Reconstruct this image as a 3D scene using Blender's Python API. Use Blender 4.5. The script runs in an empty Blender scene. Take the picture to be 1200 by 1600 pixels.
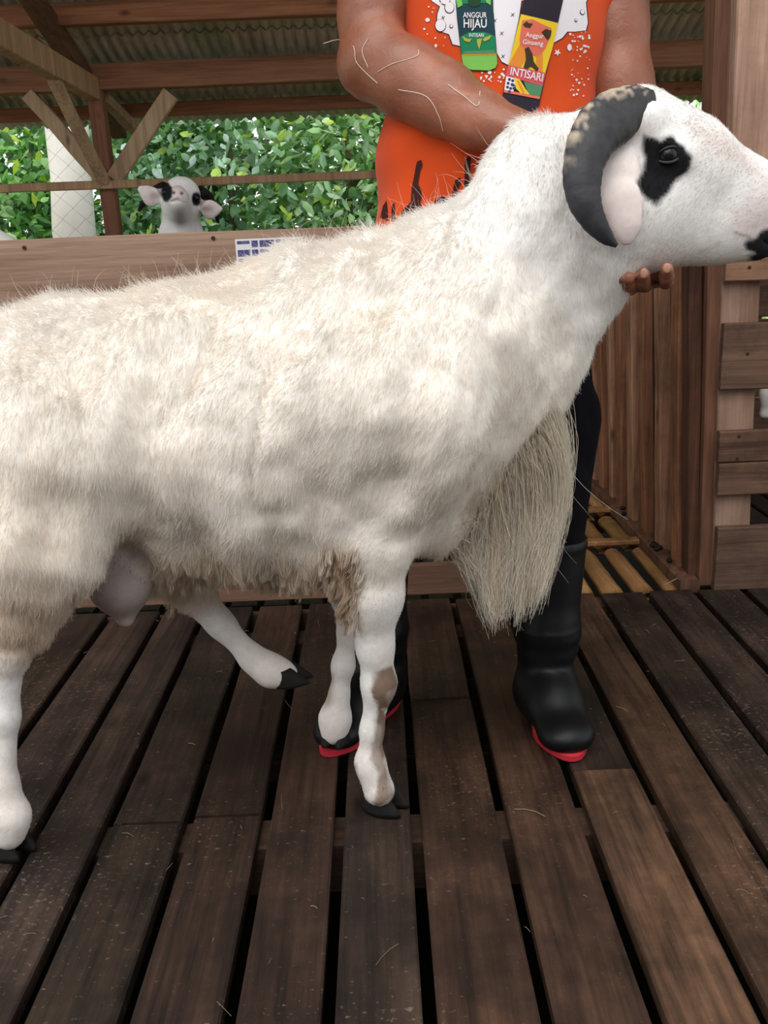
import bpy, bmesh, math, random
import numpy as np
from mathutils import Matrix, Vector, kdtree
from mathutils.bvhtree import BVHTree

random.seed(7)
rng = np.random.default_rng(11)
scene = bpy.context.scene
COL = scene.collection

# ---------------------------------------------------------------- camera
FPX, PITCH, ROLL, CAMH = 1450.0, math.radians(16.15), math.radians(2.3), 0.85
FW = np.array([0, math.cos(PITCH), -math.sin(PITCH)])
_U0 = np.array([0, math.sin(PITCH), math.cos(PITCH)])
_R0 = np.array([1.0, 0, 0])
RT = math.cos(ROLL) * _R0 - math.sin(ROLL) * _U0
UP = math.sin(ROLL) * _R0 + math.cos(ROLL) * _U0
CP = np.array([0, 0, CAMH])
cam_data = bpy.data.cameras.new('camera')
cam = bpy.data.objects.new('camera', cam_data)
COL.objects.link(cam)
cam_data.sensor_fit = 'VERTICAL'
cam_data.sensor_height = 36.0
cam_data.lens = 36.0 * FPX / 1600.0
cam_data.clip_start = 0.02
cam.matrix_world = Matrix(((RT[0], UP[0], -FW[0], CP[0]), (RT[1], UP[1], -FW[1], CP[1]),
                           (RT[2], UP[2], -FW[2], CP[2]), (0, 0, 0, 1)))
scene.camera = cam

# ---------------------------------------------------------------- light: bright overcast sky, open front of the shed
world = bpy.data.worlds.new('sky')
scene.world = world
world.use_nodes = True
bgn = world.node_tree.nodes['Background']
bgn.inputs['Color'].default_value = (0.92, 0.96, 1.0, 1)
bgn.inputs['Strength'].default_value = 1.3
sun = bpy.data.lights.new('sun', 'SUN')
sun.energy = 2.2
sun.angle = math.radians(60)
sun.color = (1.0, 0.96, 0.9)
sun_o = bpy.data.objects.new('sun', sun)
COL.objects.link(sun_o)
sun_o.rotation_euler = (math.radians(32), 0, math.radians(-25))
sun_o.location = (-2, -3, 6)
scene.view_settings.view_transform = 'Standard'
scene.view_settings.look = 'None'
scene.view_settings.gamma = 1.0
scene.view_settings.use_curve_mapping = False
scene.view_settings.exposure = 0.05


# ---------------------------------------------------------------- photo pixel -> point (depth always given)
def ray(x, y):
    return FW + RT * ((x - 600) / FPX) + UP * ((800 - y) / FPX)


def atY(x, y, Y):
    d = ray(x, y)
    return CP + d * (Y / d[1])


def atZ(x, y, Z=0.0):
    d = ray(x, y)
    return CP + d * ((Z - CAMH) / d[2])


def mpp(p):                       # metres for one pixel at a point
    return float((np.asarray(p) - CP) @ FW) / FPX


# ---------------------------------------------------------------- scene objects
def tag(o, label=None, cat=None, group=None, kind=None):
    if label: o['label'] = label
    if cat: o['category'] = cat
    if group: o['group'] = group
    if kind: o['kind'] = kind
    return o


def empty(name, loc=(0, 0, 0), parent=None):
    o = bpy.data.objects.new(name, None)
    o.empty_display_size = 0.05
    COL.objects.link(o)
    o.location = loc
    if parent: o.parent = parent
    return o


def link(name, me, mat=None, parent=None):
    """link a mesh whose vertices are in world space; the origin moves to a root parent's"""
    o = bpy.data.objects.new(name, me)
    COL.objects.link(o)
    if mat is not None and len(me.materials) == 0:
        me.materials.append(mat)
    if parent is not None:
        o.parent = parent
        off = Vector((0, 0, 0))
        p = parent
        while p is not None:
            off += p.location
            p = p.parent
        o.location = -off
    return o


def np_mesh(name, V, faces, smooth=True, cols=None):
    me = bpy.data.meshes.new(name)
    V = np.asarray(V, np.float32)
    F = np.asarray(faces, np.int32)
    n = F.shape[1]
    me.vertices.add(len(V)); me.vertices.foreach_set('co', V.ravel())
    me.loops.add(F.size); me.loops.foreach_set('vertex_index', F.ravel())
    me.polygons.add(len(F))
    me.polygons.foreach_set('loop_start', np.arange(len(F), dtype=np.int32) * n)
    if smooth: me.polygons.foreach_set('use_smooth', np.ones(len(F), bool))
    if cols is not None:
        a = me.attributes.new('Col', 'FLOAT_COLOR', 'POINT')
        c = np.ones((len(V), 4), np.float32); c[:, :3] = cols
        a.data.foreach_set('color', c.ravel())
    me.update(); me.validate()
    return me


def mesh_py(name, verts, faces, smooth=False):
    me = bpy.data.meshes.new(name)
    me.from_pydata([tuple(map(float, v)) for v in verts], [], faces)
    if smooth:
        for p in me.polygons: p.use_smooth = True
    me.update()
    return me


def box_mesh(name, a, b, w, t, side=(1, 0, 0), bev=0.004, jit=0.0, seg=1):
    """timber from a to b, width w along 'side', thickness t across; chamfered edges, slightly uneven"""
    a = np.array(a, float); b = np.array(b, float)
    ax = b - a; L = np.linalg.norm(ax); ax /= L
    s = np.array(side, float); s -= ax * (s @ ax); s /= np.linalg.norm(s)
    u = np.cross(ax, s)
    prof = [(-w/2, -t/2 + bev), (-w/2 + bev, -t/2), (w/2 - bev, -t/2), (w/2, -t/2 + bev),
            (w/2, t/2 - bev), (w/2 - bev, t/2), (-w/2 + bev, t/2), (-w/2, t/2 - bev)]
    V = []; Fc = []
    for i in range(seg + 1):
        q = a + ax * L * i / seg
        js, ju = (random.uniform(-jit, jit), random.uniform(-jit, jit) * .5)
        wj = 1 + random.uniform(-jit, jit) / max(w, .01)
        for (p, r) in prof:
            V.append(q + s * (p * wj + js) + u * (r + ju))
    for i in range(seg):
        for k in range(8):
            k2 = (k + 1) % 8
            Fc.append((i*8 + k, i*8 + k2, (i+1)*8 + k2, (i+1)*8 + k))
    Fc.append(tuple(range(7, -1, -1))); Fc.append(tuple(seg*8 + k for k in range(8)))
    return mesh_py(name, V, Fc)


def tube(pts, rad, sides=8, cap=True):
    """verts, faces of a round tube along pts"""
    P = np.asarray(pts, float); n = len(P)
    rad = np.broadcast_to(np.asarray(rad, float), (n,))
    T = np.gradient(P, axis=0); T /= np.linalg.norm(T, axis=1)[:, None] + 1e-12
    ref = np.array([0.0, 0, 1]) if abs(T[0][2]) < .9 else np.array([1.0, 0, 0])
    V = []; Fc = []
    N = ref - T[0] * (ref @ T[0]); N /= np.linalg.norm(N)
    for i in range(n):
        N = N - T[i] * (N @ T[i]); N /= np.linalg.norm(N)
        B = np.cross(T[i], N)
        for k in range(sides):
            a = 2 * math.pi * k / sides
            V.append(P[i] + (N * math.cos(a) + B * math.sin(a)) * rad[i])
    for i in range(n - 1):
        for k in range(sides):
            k2 = (k + 1) % sides
            Fc.append((i*sides + k, i*sides + k2, (i+1)*sides + k2, (i+1)*sides + k))
    if cap:
        Fc.append(tuple(range(sides - 1, -1, -1))); Fc.append(tuple((n-1)*sides + k for k in range(sides)))
    return V, Fc


def smooth_path(P, n):
    """Catmull-Rom through P"""
    P = np.asarray(P, float); m = len(P)
    Q = np.vstack([2*P[0] - P[1], P, 2*P[-1] - P[-2]])
    out = []
    for t in np.linspace(0, m - 1, n):
        i = min(int(t), m - 2); f = t - i
        p0, p1, p2, p3 = Q[i], Q[i+1], Q[i+2], Q[i+3]
        out.append(.5*((2*p1) + (-p0 + p2)*f + (2*p0 - 5*p1 + 4*p2 - p3)*f*f + (-p0 + 3*p1 - 3*p2 + p3)*f**3))
    return np.array(out)


# ---------------------------------------------------------------- noise for shapes
_LAT = np.random.default_rng(5).uniform(-1, 1, (32, 32, 32)).astype(np.float32)


def vnoise(P, scale, seed=0):
    Q = np.asarray(P, np.float64) * scale + seed * 7.31 + 100
    i = np.floor(Q).astype(int); f = Q - i; f = f*f*(3 - 2*f)
    out = 0
    for dx in (0, 1):
        for dy in (0, 1):
            for dz in (0, 1):
                w = (f[:, 0] if dx else 1 - f[:, 0]) * (f[:, 1] if dy else 1 - f[:, 1]) * (f[:, 2] if dz else 1 - f[:, 2])
                out = out + w * _LAT[(i[:, 0] + dx) % 32, (i[:, 1] + dy) % 32, (i[:, 2] + dz) % 32]
    return out


# ---------------------------------------------------------------- continuous organic bodies: blended volumes -> one surface
class Body:
    def __init__(self, xs, ys, zs):
        self.xs, self.ys, self.zs = [np.asarray(v, np.float32) for v in (xs, ys, zs)]
        self.D = np.full((len(xs), len(ys), len(zs)), 0.5, np.float32)
        self.prims = []

    @staticmethod
    def dist(X, Y, Z, a, b, ra, rb, sq):
        ab = b - a; L2 = float(ab @ ab)
        px, py, pz = X - a[0], Y - a[1], Z - a[2]
        if L2 > 1e-12:
            t = np.clip((px*ab[0] + py*ab[1] + pz*ab[2]) / L2, 0, 1)
        else:
            t = np.zeros(np.broadcast(px, py, pz).shape, np.float32)
        rx, ry, rz = px - t*ab[0], py - t*ab[1], pz - t*ab[2]
        if sq is not None:
            u, s = sq
            d = (rx*u[0] + ry*u[1] + rz*u[2]) * (1/s - 1)
            rx, ry, rz = rx + u[0]*d, ry + u[1]*d, rz + u[2]*d
        r = ra + (rb - ra)*t
        q = np.sqrt(rx*rx + ry*ry + rz*rz)
        if sq is not None and sq[1] < 1:
            return (q - r) * (0.5 + 0.5*sq[1])
        return q - r

    def add(self, a, ra, b=None, rb=None, k=0.02, sq=None, cut=False, **attr):
        a = np.asarray(a, float); b = a if b is None else np.asarray(b, float)
        rb = ra if rb is None else rb
        if sq is not None:
            u = np.asarray(sq[0], float); sq = (u / np.linalg.norm(u), sq[1])
        m = max(ra, rb) * (max(1, sq[1]) if sq else 1) + 2.5*k + .02
        lo = np.minimum(a, b) - m; hi = np.maximum(a, b) + m
        sl = []
        for v, l, h in zip((self.xs, self.ys, self.zs), lo, hi):
            i0 = int(np.searchsorted(v, l)); i1 = int(np.searchsorted(v, h))
            if i1 <= i0: return
            sl.append(slice(i0, i1))
        X = self.xs[sl[0]][:, None, None]; Y = self.ys[sl[1]][None, :, None]; Z = self.zs[sl[2]][None, None, :]
        d = self.dist(X, Y, Z, a, b, ra, rb, sq).astype(np.float32)
        W = self.D[sl[0], sl[1], sl[2]]
        if cut:
            h = np.clip(.5 + .5*(-d - W)/k, 0, 1)
            W[...] = W*(1 - h) + (-d)*h + k*h*(1 - h)
        else:
            h = np.clip(.5 + .5*(W - d)/k, 0, 1)
            W[...] = W*(1 - h) + d*h - k*h*(1 - h)
            self.prims.append((a, b, ra, rb, sq, attr))

    def clip_below(self, z0):
        self.D = np.maximum(self.D, (z0 - self.zs)[None, None, :])

    def surface(self):
        xs, ys, zs, D = self.xs, self.ys, self.zs, self.D
        S = D < 0
        c = np.zeros(tuple(n - 1 for n in S.shape), np.uint8)
        for i in (0, 1):
            for j in (0, 1):
                for k in (0, 1):
                    c += S[i:S.shape[0]-1+i, j:S.shape[1]-1+j, k:S.shape[2]-1+k]
        I, J, K = np.nonzero((c > 0) & (c < 8))
        idx = np.full(c.shape, -1, np.int32); idx[I, J, K] = np.arange(len(I))
        acc = np.zeros((len(I), 3)); cnt = np.zeros(len(I))
        for ax in range(3):
            for u in (0, 1):
                for v in (0, 1):
                    o = [u, v]; o.insert(ax, 0); e = [u, v]; e.insert(ax, 1)
                    da = D[I+o[0], J+o[1], K+o[2]]; db = D[I+e[0], J+e[1], K+e[2]]
                    m = (da < 0) != (db < 0)
                    t = np.where(m, da / np.where(m, da - db, 1), 0)
                    pa = np.stack([xs[I+o[0]], ys[J+o[1]], zs[K+o[2]]], 1)
                    pb = np.stack([xs[I+e[0]], ys[J+e[1]], zs[K+e[2]]], 1)
                    acc += np.where(m[:, None], pa + (pb - pa)*t[:, None], 0); cnt += m
        V = acc / cnt[:, None]
        Q = []
        for ax in range(3):
            sh = [slice(None)]*3; sh2 = [slice(None)]*3
            sh[ax] = slice(0, -1); sh2[ax] = slice(1, None)
            A = S[tuple(sh)]; B = S[tuple(sh2)]
            P = np.stack(np.nonzero(A != B), 1)
            o1, o2 = [(1, 2), (2, 0), (0, 1)][ax]
            ok = (P[:, o1] > 0) & (P[:, o2] > 0) & (P[:, o1] < c.shape[o1]) & (P[:, o2] < c.shape[o2])
            P = P[ok]
            def g(d1, d2):
                q = P.copy(); q[:, o1] -= d1; q[:, o2] -= d2
                return idx[q[:, 0], q[:, 1], q[:, 2]]
            quad = np.stack([g(1, 1), g(0, 1), g(0, 0), g(1, 0)], 1)
            fl = ~A[P[:, 0], P[:, 1], P[:, 2]]
            quad[fl] = quad[fl][:, ::-1]
            Q.append(quad)
        Q = np.concatenate(Q); Q = Q[(Q >= 0).all(1)]
        return V, Q

    def attr(self, V, key, default=0.0, k=0.012):
        num = 0; den = 1e-9
        V = np.asarray(V, np.float32)
        for a, b, ra, rb, sq, at in self.prims:
            if at.get('skip'): continue
            d = self.dist(V[:, 0], V[:, 1], V[:, 2], a, b, ra, rb, sq)
            w = np.exp(-np.clip(d + .03, -.02, .6) / k)
            val = np.asarray(at.get(key, default), float)
            num = num + (w[:, None]*val if val.ndim else w*val); den = den + w
        return num / (den[:, None] if num.ndim == 2 else den)


def vnormals(V, Q):
    n = np.cross(V[Q[:, 2]] - V[Q[:, 0]], V[Q[:, 3]] - V[Q[:, 1]])
    N = np.zeros_like(V)
    for k in range(4): np.add.at(N, Q[:, k], n)
    return N / (np.linalg.norm(N, axis=1)[:, None] + 1e-12)


def relax(V, Q, it=2, f=.5):
    E = np.concatenate([Q[:, [0, 1]], Q[:, [1, 2]], Q[:, [2, 3]], Q[:, [3, 0]]])
    for _ in range(it):
        A = np.zeros_like(V); c = np.zeros(len(V))
        np.add.at(A, E[:, 0], V[E[:, 1]]); np.add.at(c, E[:, 0], 1)
        np.add.at(A, E[:, 1], V[E[:, 0]]); np.add.at(c, E[:, 1], 1)
        V = V*(1 - f) + f*A/np.maximum(c, 1)[:, None]
    return V


def grid(a, b, *steps):
    """1D coordinates from a to b; steps = (limit, step) pairs"""
    out = [a]; x = a
    for lim, st in steps:
        while x < lim - 1e-6:
            x += st; out.append(x)
    return np.array(out)


# ---------------------------------------------------------------- hair as curves
def hair(name, roots, dirs, length, rad, cols, mat, parent, npt=5, grav=.0, curl=.0, clump=None, seedv=0, tipw=.25):
    n = len(roots)
    roots = np.asarray(roots); dirs = dirs / (np.linalg.norm(dirs, axis=1)[:, None] + 1e-9)
    r = np.random.default_rng(100 + seedv)
    grav = np.broadcast_to(grav, (n,)); curl = np.broadcast_to(curl, (n,))
    P = np.zeros((n, npt, 3)); P[:, 0] = roots
    d = dirs.copy(); cv = r.normal(0, 1, (n, 3))
    for i in range(1, npt):
        d = d + np.array([0, 0, -1.0])*grav[:, None] + cv*curl[:, None] + r.normal(0, 1, (n, 3))*curl[:, None]*.5
        d /= np.linalg.norm(d, axis=1)[:, None]
        P[:, i] = P[:, i-1] + d*(length/(npt - 1))[:, None]
    if clump is not None:
        cl, amt = clump                      # index of the leading strand for each strand
        amt = np.broadcast_to(amt, (n,))
        off = P[cl] - P[cl][:, :1] + roots[cl][:, None, :]
        for i in range(1, npt):
            f = (i/(npt - 1))**1.2 * amt
            P[:, i] = P[:, i]*(1 - f)[:, None] + off[:, i]*f[:, None]
    cu = bpy.data.hair_curves.new(name)
    cu.add_curves([npt]*n)
    cu.attributes['position'].data.foreach_set('vector', P.astype(np.float32).ravel())
    ra = cu.attributes.get('radius') or cu.attributes.new('radius', 'FLOAT', 'POINT')
    prof = np.linspace(1, tipw, npt)
    ra.data.foreach_set('value', (np.broadcast_to(rad, (n,))[:, None]*prof[None]).astype(np.float32).ravel())
    ca = cu.attributes.new('Col', 'FLOAT_COLOR', 'CURVE')
    c = np.ones((n, 4), np.float32); c[:, :3] = cols
    ca.data.foreach_set('color', c.ravel())
    return link(name, cu, mat, parent)


def sample_surface(V, Q, n, dens=None, seed=3):
    r = np.random.default_rng(seed)
    T = np.concatenate([Q[:, [0, 1, 2]], Q[:, [0, 2, 3]]])
    A = np.linalg.norm(np.cross(V[T[:, 1]] - V[T[:, 0]], V[T[:, 2]] - V[T[:, 0]]), axis=1)
    if dens is not None: A = A*dens[T].mean(1)
    cs = np.cumsum(A); pick = np.searchsorted(cs, r.uniform(0, cs[-1], n))
    pick = np.minimum(pick, len(T) - 1)
    u, v = r.uniform(0, 1, n), r.uniform(0, 1, n)
    m = u + v > 1; u[m] = 1 - u[m]; v[m] = 1 - v[m]
    W = np.stack([1 - u - v, u, v], 1)
    return T[pick], W


def lerp_attr(A, T, W):
    return (A[T]*(W[:, :, None] if A.ndim == 2 else W)).sum(1)


# ---------------------------------------------------------------- materials
def new_mat(name):
    m = bpy.data.materials.new(name); m.use_nodes = True
    nt = m.node_tree
    return m, nt, nt.nodes['Principled BSDF']


def nd(nt, kind, **kw):
    n = nt.nodes.new(kind)
    for k, v in kw.items():
        if k in n.inputs: n.inputs[k].default_value = v
        else: setattr(n, k, v)
    return n


def ramp(nt, fac, stops):
    n = nt.nodes.new('ShaderNodeValToRGB')
    e = n.color_ramp.elements
    while len(e) < len(stops): e.new(.5)
    for s, (p, c) in zip(e, stops):
        s.position = p; s.color = (*c, 1)
    nt.links.new(fac, n.inputs[0])
    return n.outputs[0]


def mixc(nt, fac, a, b, mode='MIX'):
    n = nt.nodes.new('ShaderNodeMix'); n.data_type = 'RGBA'; n.blend_type = mode
    for s, v in ((n.inputs[0], fac), (n.inputs[6], a), (n.inputs[7], b)):
        if isinstance(v, (int, float)): s.default_value = v
        elif isinstance(v, tuple): s.default_value = (*v, 1)
        else: nt.links.new(v, s)
    return n.outputs[2]


def mth(nt, op, a, b=0.0):
    n = nt.nodes.new('ShaderNodeMath'); n.operation = op
    for s, v in ((n.inputs[0], a), (n.inputs[1], b)):
        if isinstance(v, (int, float)): s.default_value = v
        else: nt.links.new(v, s)
    return n.outputs[0]


def bump(nt, bsdf, h, strength=.4, dist=.003):
    b = nd(nt, 'ShaderNodeBump', Strength=strength, Distance=dist)
    nt.links.new(h, b.inputs['Height']); nt.links.new(b.outputs[0], bsdf.inputs['Normal'])


def flat_mat(name, col, rough=.6, spec=.3, noise=0.0, nscale=20, bmp=0.0):
    m, nt, b = new_mat(name)
    b.inputs['Roughness'].default_value = rough
    b.inputs['Specular IOR Level'].default_value = spec
    if noise or bmp:
        tc = nd(nt, 'ShaderNodeTexCoord')
        nz = nd(nt, 'ShaderNodeTexNoise', Scale=nscale, Detail=5.0, Roughness=.6)
        nt.links.new(tc.outputs['Object'], nz.inputs['Vector'])
        c = mixc(nt, nz.outputs[0], tuple(v*(1 - noise) for v in col), tuple(min(1, v*(1 + noise)) for v in col))
        nt.links.new(c, b.inputs['Base Color'])
        if bmp: bump(nt, b, nz.outputs[0], bmp, .002)
    else:
        b.inputs['Base Color'].default_value = (*col, 1)
    return m


def wood_mat(name, dark, light, axis=1, rough=.75, stain=None, stain_amt=.0, scale=1.0, spec=.3, knots=True, flecks=False):
    """sawn timber: grain stretched along 'axis', uneven tone, knots, stains; object colour tints each piece"""
    m, nt, b = new_mat(name)
    b.inputs['Roughness'].default_value = rough
    b.inputs['Specular IOR Level'].default_value = spec
    tc = nd(nt, 'ShaderNodeTexCoord'); oi = nd(nt, 'ShaderNodeObjectInfo')
    geo = nd(nt, 'ShaderNodeNewGeometry')
    addv = nd(nt, 'ShaderNodeVectorMath', operation='ADD')
    sc = nd(nt, 'ShaderNodeVectorMath', operation='SCALE')
    comb = nd(nt, 'ShaderNodeCombineXYZ')
    for i in range(3): nt.links.new(oi.outputs['Random'], comb.inputs[i])
    nt.links.new(comb.outputs[0], sc.inputs[0]); sc.inputs['Scale'].default_value = 31.0
    nt.links.new(geo.outputs['Position'], addv.inputs[0]); nt.links.new(sc.outputs[0], addv.inputs[1])
    mp = nd(nt, 'ShaderNodeMapping')
    s = [90.0*scale]*3; s[axis] = 3.5*scale
    mp.inputs['Scale'].default_value = s
    nt.links.new(addv.outputs[0], mp.inputs['Vector'])
    fine = nd(nt, 'ShaderNodeTexNoise', Scale=1.0, Detail=6.0, Roughness=.65, Distortion=.3)
    nt.links.new(mp.outputs[0], fine.inputs['Vector'])
    mp2 = nd(nt, 'ShaderNodeMapping'); s2 = [16.0*scale]*3; s2[axis] = 1.6*scale
    mp2.inputs['Scale'].default_value = s2
    nt.links.new(addv.outputs[0], mp2.inputs['Vector'])
    broad = nd(nt, 'ShaderNodeTexNoise', Scale=1.0, Detail=4.0, Roughness=.6, Distortion=.6)
    nt.links.new(mp2.outputs[0], broad.inputs['Vector'])
    f = mth(nt, 'ADD', mth(nt, 'MULTIPLY', fine.outputs[0], .55), mth(nt, 'MULTIPLY', broad.outputs[0], .55))
    c = ramp(nt, f, [(.38, dark), (.68, light)])
    if knots:
        vo = nd(nt, 'ShaderNodeTexVoronoi', Scale=1.0)
        mp3 = nd(nt, 'ShaderNodeMapping'); s3 = [7.0]*3; s3[axis] = 3.2
        mp3.inputs['Scale'].default_value = s3
        nt.links.new(addv.outputs[0], mp3.inputs['Vector']); nt.links.new(mp3.outputs[0], vo.inputs['Vector'])
        kf = ramp(nt, vo.outputs['Distance'], [(.03, (1, 1, 1)), (.11, (0, 0, 0))])
        c = mixc(nt, mth(nt, 'MULTIPLY', kf, .75), c, tuple(v*.35 for v in dark))
    if stain:
        sn = nd(nt, 'ShaderNodeTexNoise', Scale=4.5, Detail=7.0, Roughness=.7)
        nt.links.new(addv.outputs[0], sn.inputs['Vector'])
        sf = ramp(nt, sn.outputs[0], [(.45, (0, 0, 0)), (.62, (1, 1, 1))])
        c = mixc(nt, mth(nt, 'MULTIPLY', sf, stain_amt), c, stain)
    c = mixc(nt, 1.0, c, oi.outputs['Color'], 'MULTIPLY')
    if flecks:                                     # trodden-in chips and scuffs
        fn = nd(nt, 'ShaderNodeTexNoise', Scale=1.0, Detail=4.0, Roughness=.7)
        mp4 = nd(nt, 'ShaderNodeMapping'); mp4.inputs['Scale'].default_value = (95, 150, 95)
        nt.links.new(geo.outputs['Position'], mp4.inputs['Vector']); nt.links.new(mp4.outputs[0], fn.inputs['Vector'])
        wn = nd(nt, 'ShaderNodeTexNoise', Scale=2.2, Detail=3.0)
        nt.links.new(geo.outputs['Position'], wn.inputs['Vector'])
        thr = mth(nt, 'ADD', fn.outputs[0], mth(nt, 'MULTIPLY', mth(nt, 'SUBTRACT', wn.outputs[0], .5), .35))
        ff = ramp(nt, thr, [(.62, (0, 0, 0)), (.69, (1, 1, 1))])
        c = mixc(nt, mth(nt, 'MULTIPLY', ff, .55), c, srgb(128, 114, 104))
        gr = nd(nt, 'ShaderNodeTexNoise', Scale=7.0, Detail=8.0, Roughness=.7)
        nt.links.new(addv.outputs[0], gr.inputs['Vector'])
        c = mixc(nt, .75, c, ramp(nt, gr.outputs[0], [(.34, (.35, .33, .33)), (.64, (1.4, 1.32, 1.28))]), 'MULTIPLY')
    nt.links.new(c, b.inputs['Base Color'])
    bump(nt, b, f, .8, .004)
    return m


def attr_mat(name, rough=.8, spec=.2, nscale=60, namt=.12, bmp=.2, sss=0.0):
    m, nt, b = new_mat(name)
    at = nd(nt, 'ShaderNodeAttribute', attribute_name='Col')
    tc = nd(nt, 'ShaderNodeTexCoord')
    nz = nd(nt, 'ShaderNodeTexNoise', Scale=nscale, Detail=5.0, Roughness=.6)
    nt.links.new(tc.outputs['Object'], nz.inputs['Vector'])
    g = ramp(nt, nz.outputs[0], [(.3, (1 - namt,)*3), (.7, (1 + namt*.3,)*3)])
    c = mixc(nt, 1.0, at.outputs['Color'], g, 'MULTIPLY')
    nt.links.new(c, b.inputs['Base Color'])
    b.inputs['Roughness'].default_value = rough
    b.inputs['Specular IOR Level'].default_value = spec
    if sss:
        b.inputs['Subsurface Weight'].default_value = sss
        b.inputs['Subsurface Scale'].default_value = .01
    if bmp: bump(nt, b, nz.outputs[0], bmp, .002)
    return m


def hair_mat(name, rough=.65, trans=.35):
    m, nt, b = new_mat(name)
    at = nd(nt, 'ShaderNodeAttribute', attribute_name='Col')
    nt.links.new(at.outputs['Color'], b.inputs['Base Color'])
    b.inputs['Roughness'].default_value = rough
    b.inputs['Specular IOR Level'].default_value = .25
    tr = nd(nt, 'ShaderNodeBsdfTranslucent'); nt.links.new(at.outputs['Color'], tr.inputs['Color'])
    mx = nd(nt, 'ShaderNodeMixShader'); mx.inputs[0].default_value = trans
    nt.links.new(b.outputs[0], mx.inputs[1]); nt.links.new(tr.outputs[0], mx.inputs[2])
    nt.links.new(mx.outputs[0], nt.nodes['Material Output'].inputs[0])
    return m


def srgb(r, g, b):
    return tuple(((v/255)/12.92 if v/255 <= .04045 else ((v/255 + .055)/1.055)**2.4) for v in (r, g, b))

# ================================================================ the setting
M_FLOOR = wood_mat('dark_floor_wood', srgb(24, 19, 17), srgb(66, 53, 45), axis=1, rough=.55, stain=srgb(30, 24, 22), stain_amt=.7, spec=.3, flecks=True)
M_FENCE = wood_mat('pale_sawn_wood', srgb(128, 98, 80), srgb(176, 146, 126), axis=0, rough=.8)
M_FENCE_V = wood_mat('pale_upright_wood', srgb(128, 98, 80), srgb(176, 146, 126), axis=2, rough=.8, stain=srgb(110, 80, 62), stain_amt=.35)
M_OLD = wood_mat('old_brown_boards', srgb(74, 54, 43), srgb(124, 96, 78), axis=0, rough=.8, stain=srgb(58, 40, 32), stain_amt=.6)
M_SLAT = wood_mat('slat_wood', srgb(70, 46, 34), srgb(138, 104, 82), axis=2, rough=.8, stain=srgb(60, 40, 30), stain_amt=.5)
M_RED = wood_mat('red_brown_timber', srgb(116, 76, 54), srgb(168, 118, 88), axis=0, rough=.8)
M_REDV = wood_mat('red_brown_post', srgb(92, 62, 48), srgb(140, 98, 76), axis=2, rough=.8)
M_REDY = wood_mat('red_brown_rafter', srgb(92, 66, 50), srgb(140, 104, 80), axis=1, rough=.8)
M_BRACE = wood_mat('weathered_brace', srgb(150, 122, 96), srgb(206, 176, 144), axis=2, rough=.85)
M_BAMBOO = wood_mat('bamboo_strip', srgb(134, 96, 58), srgb(196, 150, 100), axis=1, rough=.5, stain=srgb(92, 62, 38), stain_amt=.5, knots=False)

# ground under and around the raised shed
m, nt, b = new_mat('damp_earth')
tc = nd(nt, 'ShaderNodeTexCoord')
nz = nd(nt, 'ShaderNodeTexNoise', Scale=3.0, Detail=8.0, Roughness=.7)
nt.links.new(tc.outputs['Object'], nz.inputs['Vector'])
nt.links.new(ramp(nt, nz.outputs[0], [(.35, srgb(112, 98, 76)), (.6, srgb(140, 130, 92)), (.75, srgb(110, 124, 72))]), b.inputs['Base Color'])
b.inputs['Roughness'].default_value = .95
bump(nt, b, nz.outputs[0], .8, .03)
M_EARTH = m
gv = []; gf = []; NG = 24
for i in range(NG + 1):
    for j in range(NG + 1):
        gv.append((-20 + 40*i/NG, -16 + 40*j/NG, -.62 + random.uniform(-.04, .04)))
for i in range(NG):
    for j in range(NG):
        a = i*(NG + 1) + j
        gf.append((a, a + NG + 1, a + NG + 2, a + 1))
mv = []; mf = []
for i in range(13):
    for j in range(13):
        mv.append((-2.8 + 5.6*i/12, -.8 + 5.8*j/12, -.50 + random.uniform(-.03, .03)))
for i in range(12):
    for j in range(12): mf.append((i*13 + j, (i+1)*13 + j, (i+1)*13 + j + 1, i*13 + j + 1))
tag(link('gap_shade_ground', mesh_py('gap_shade_ground', mv, mf, True), flat_mat('gap_shade', srgb(26, 22, 18), .9, .1, .4, 9, .5)), kind='structure')  # dark sheet below the planks, shade of the gaps put into its colour
tag(link('ground', mesh_py('ground', gv, gf, True), M_EARTH), kind='structure')

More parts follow.
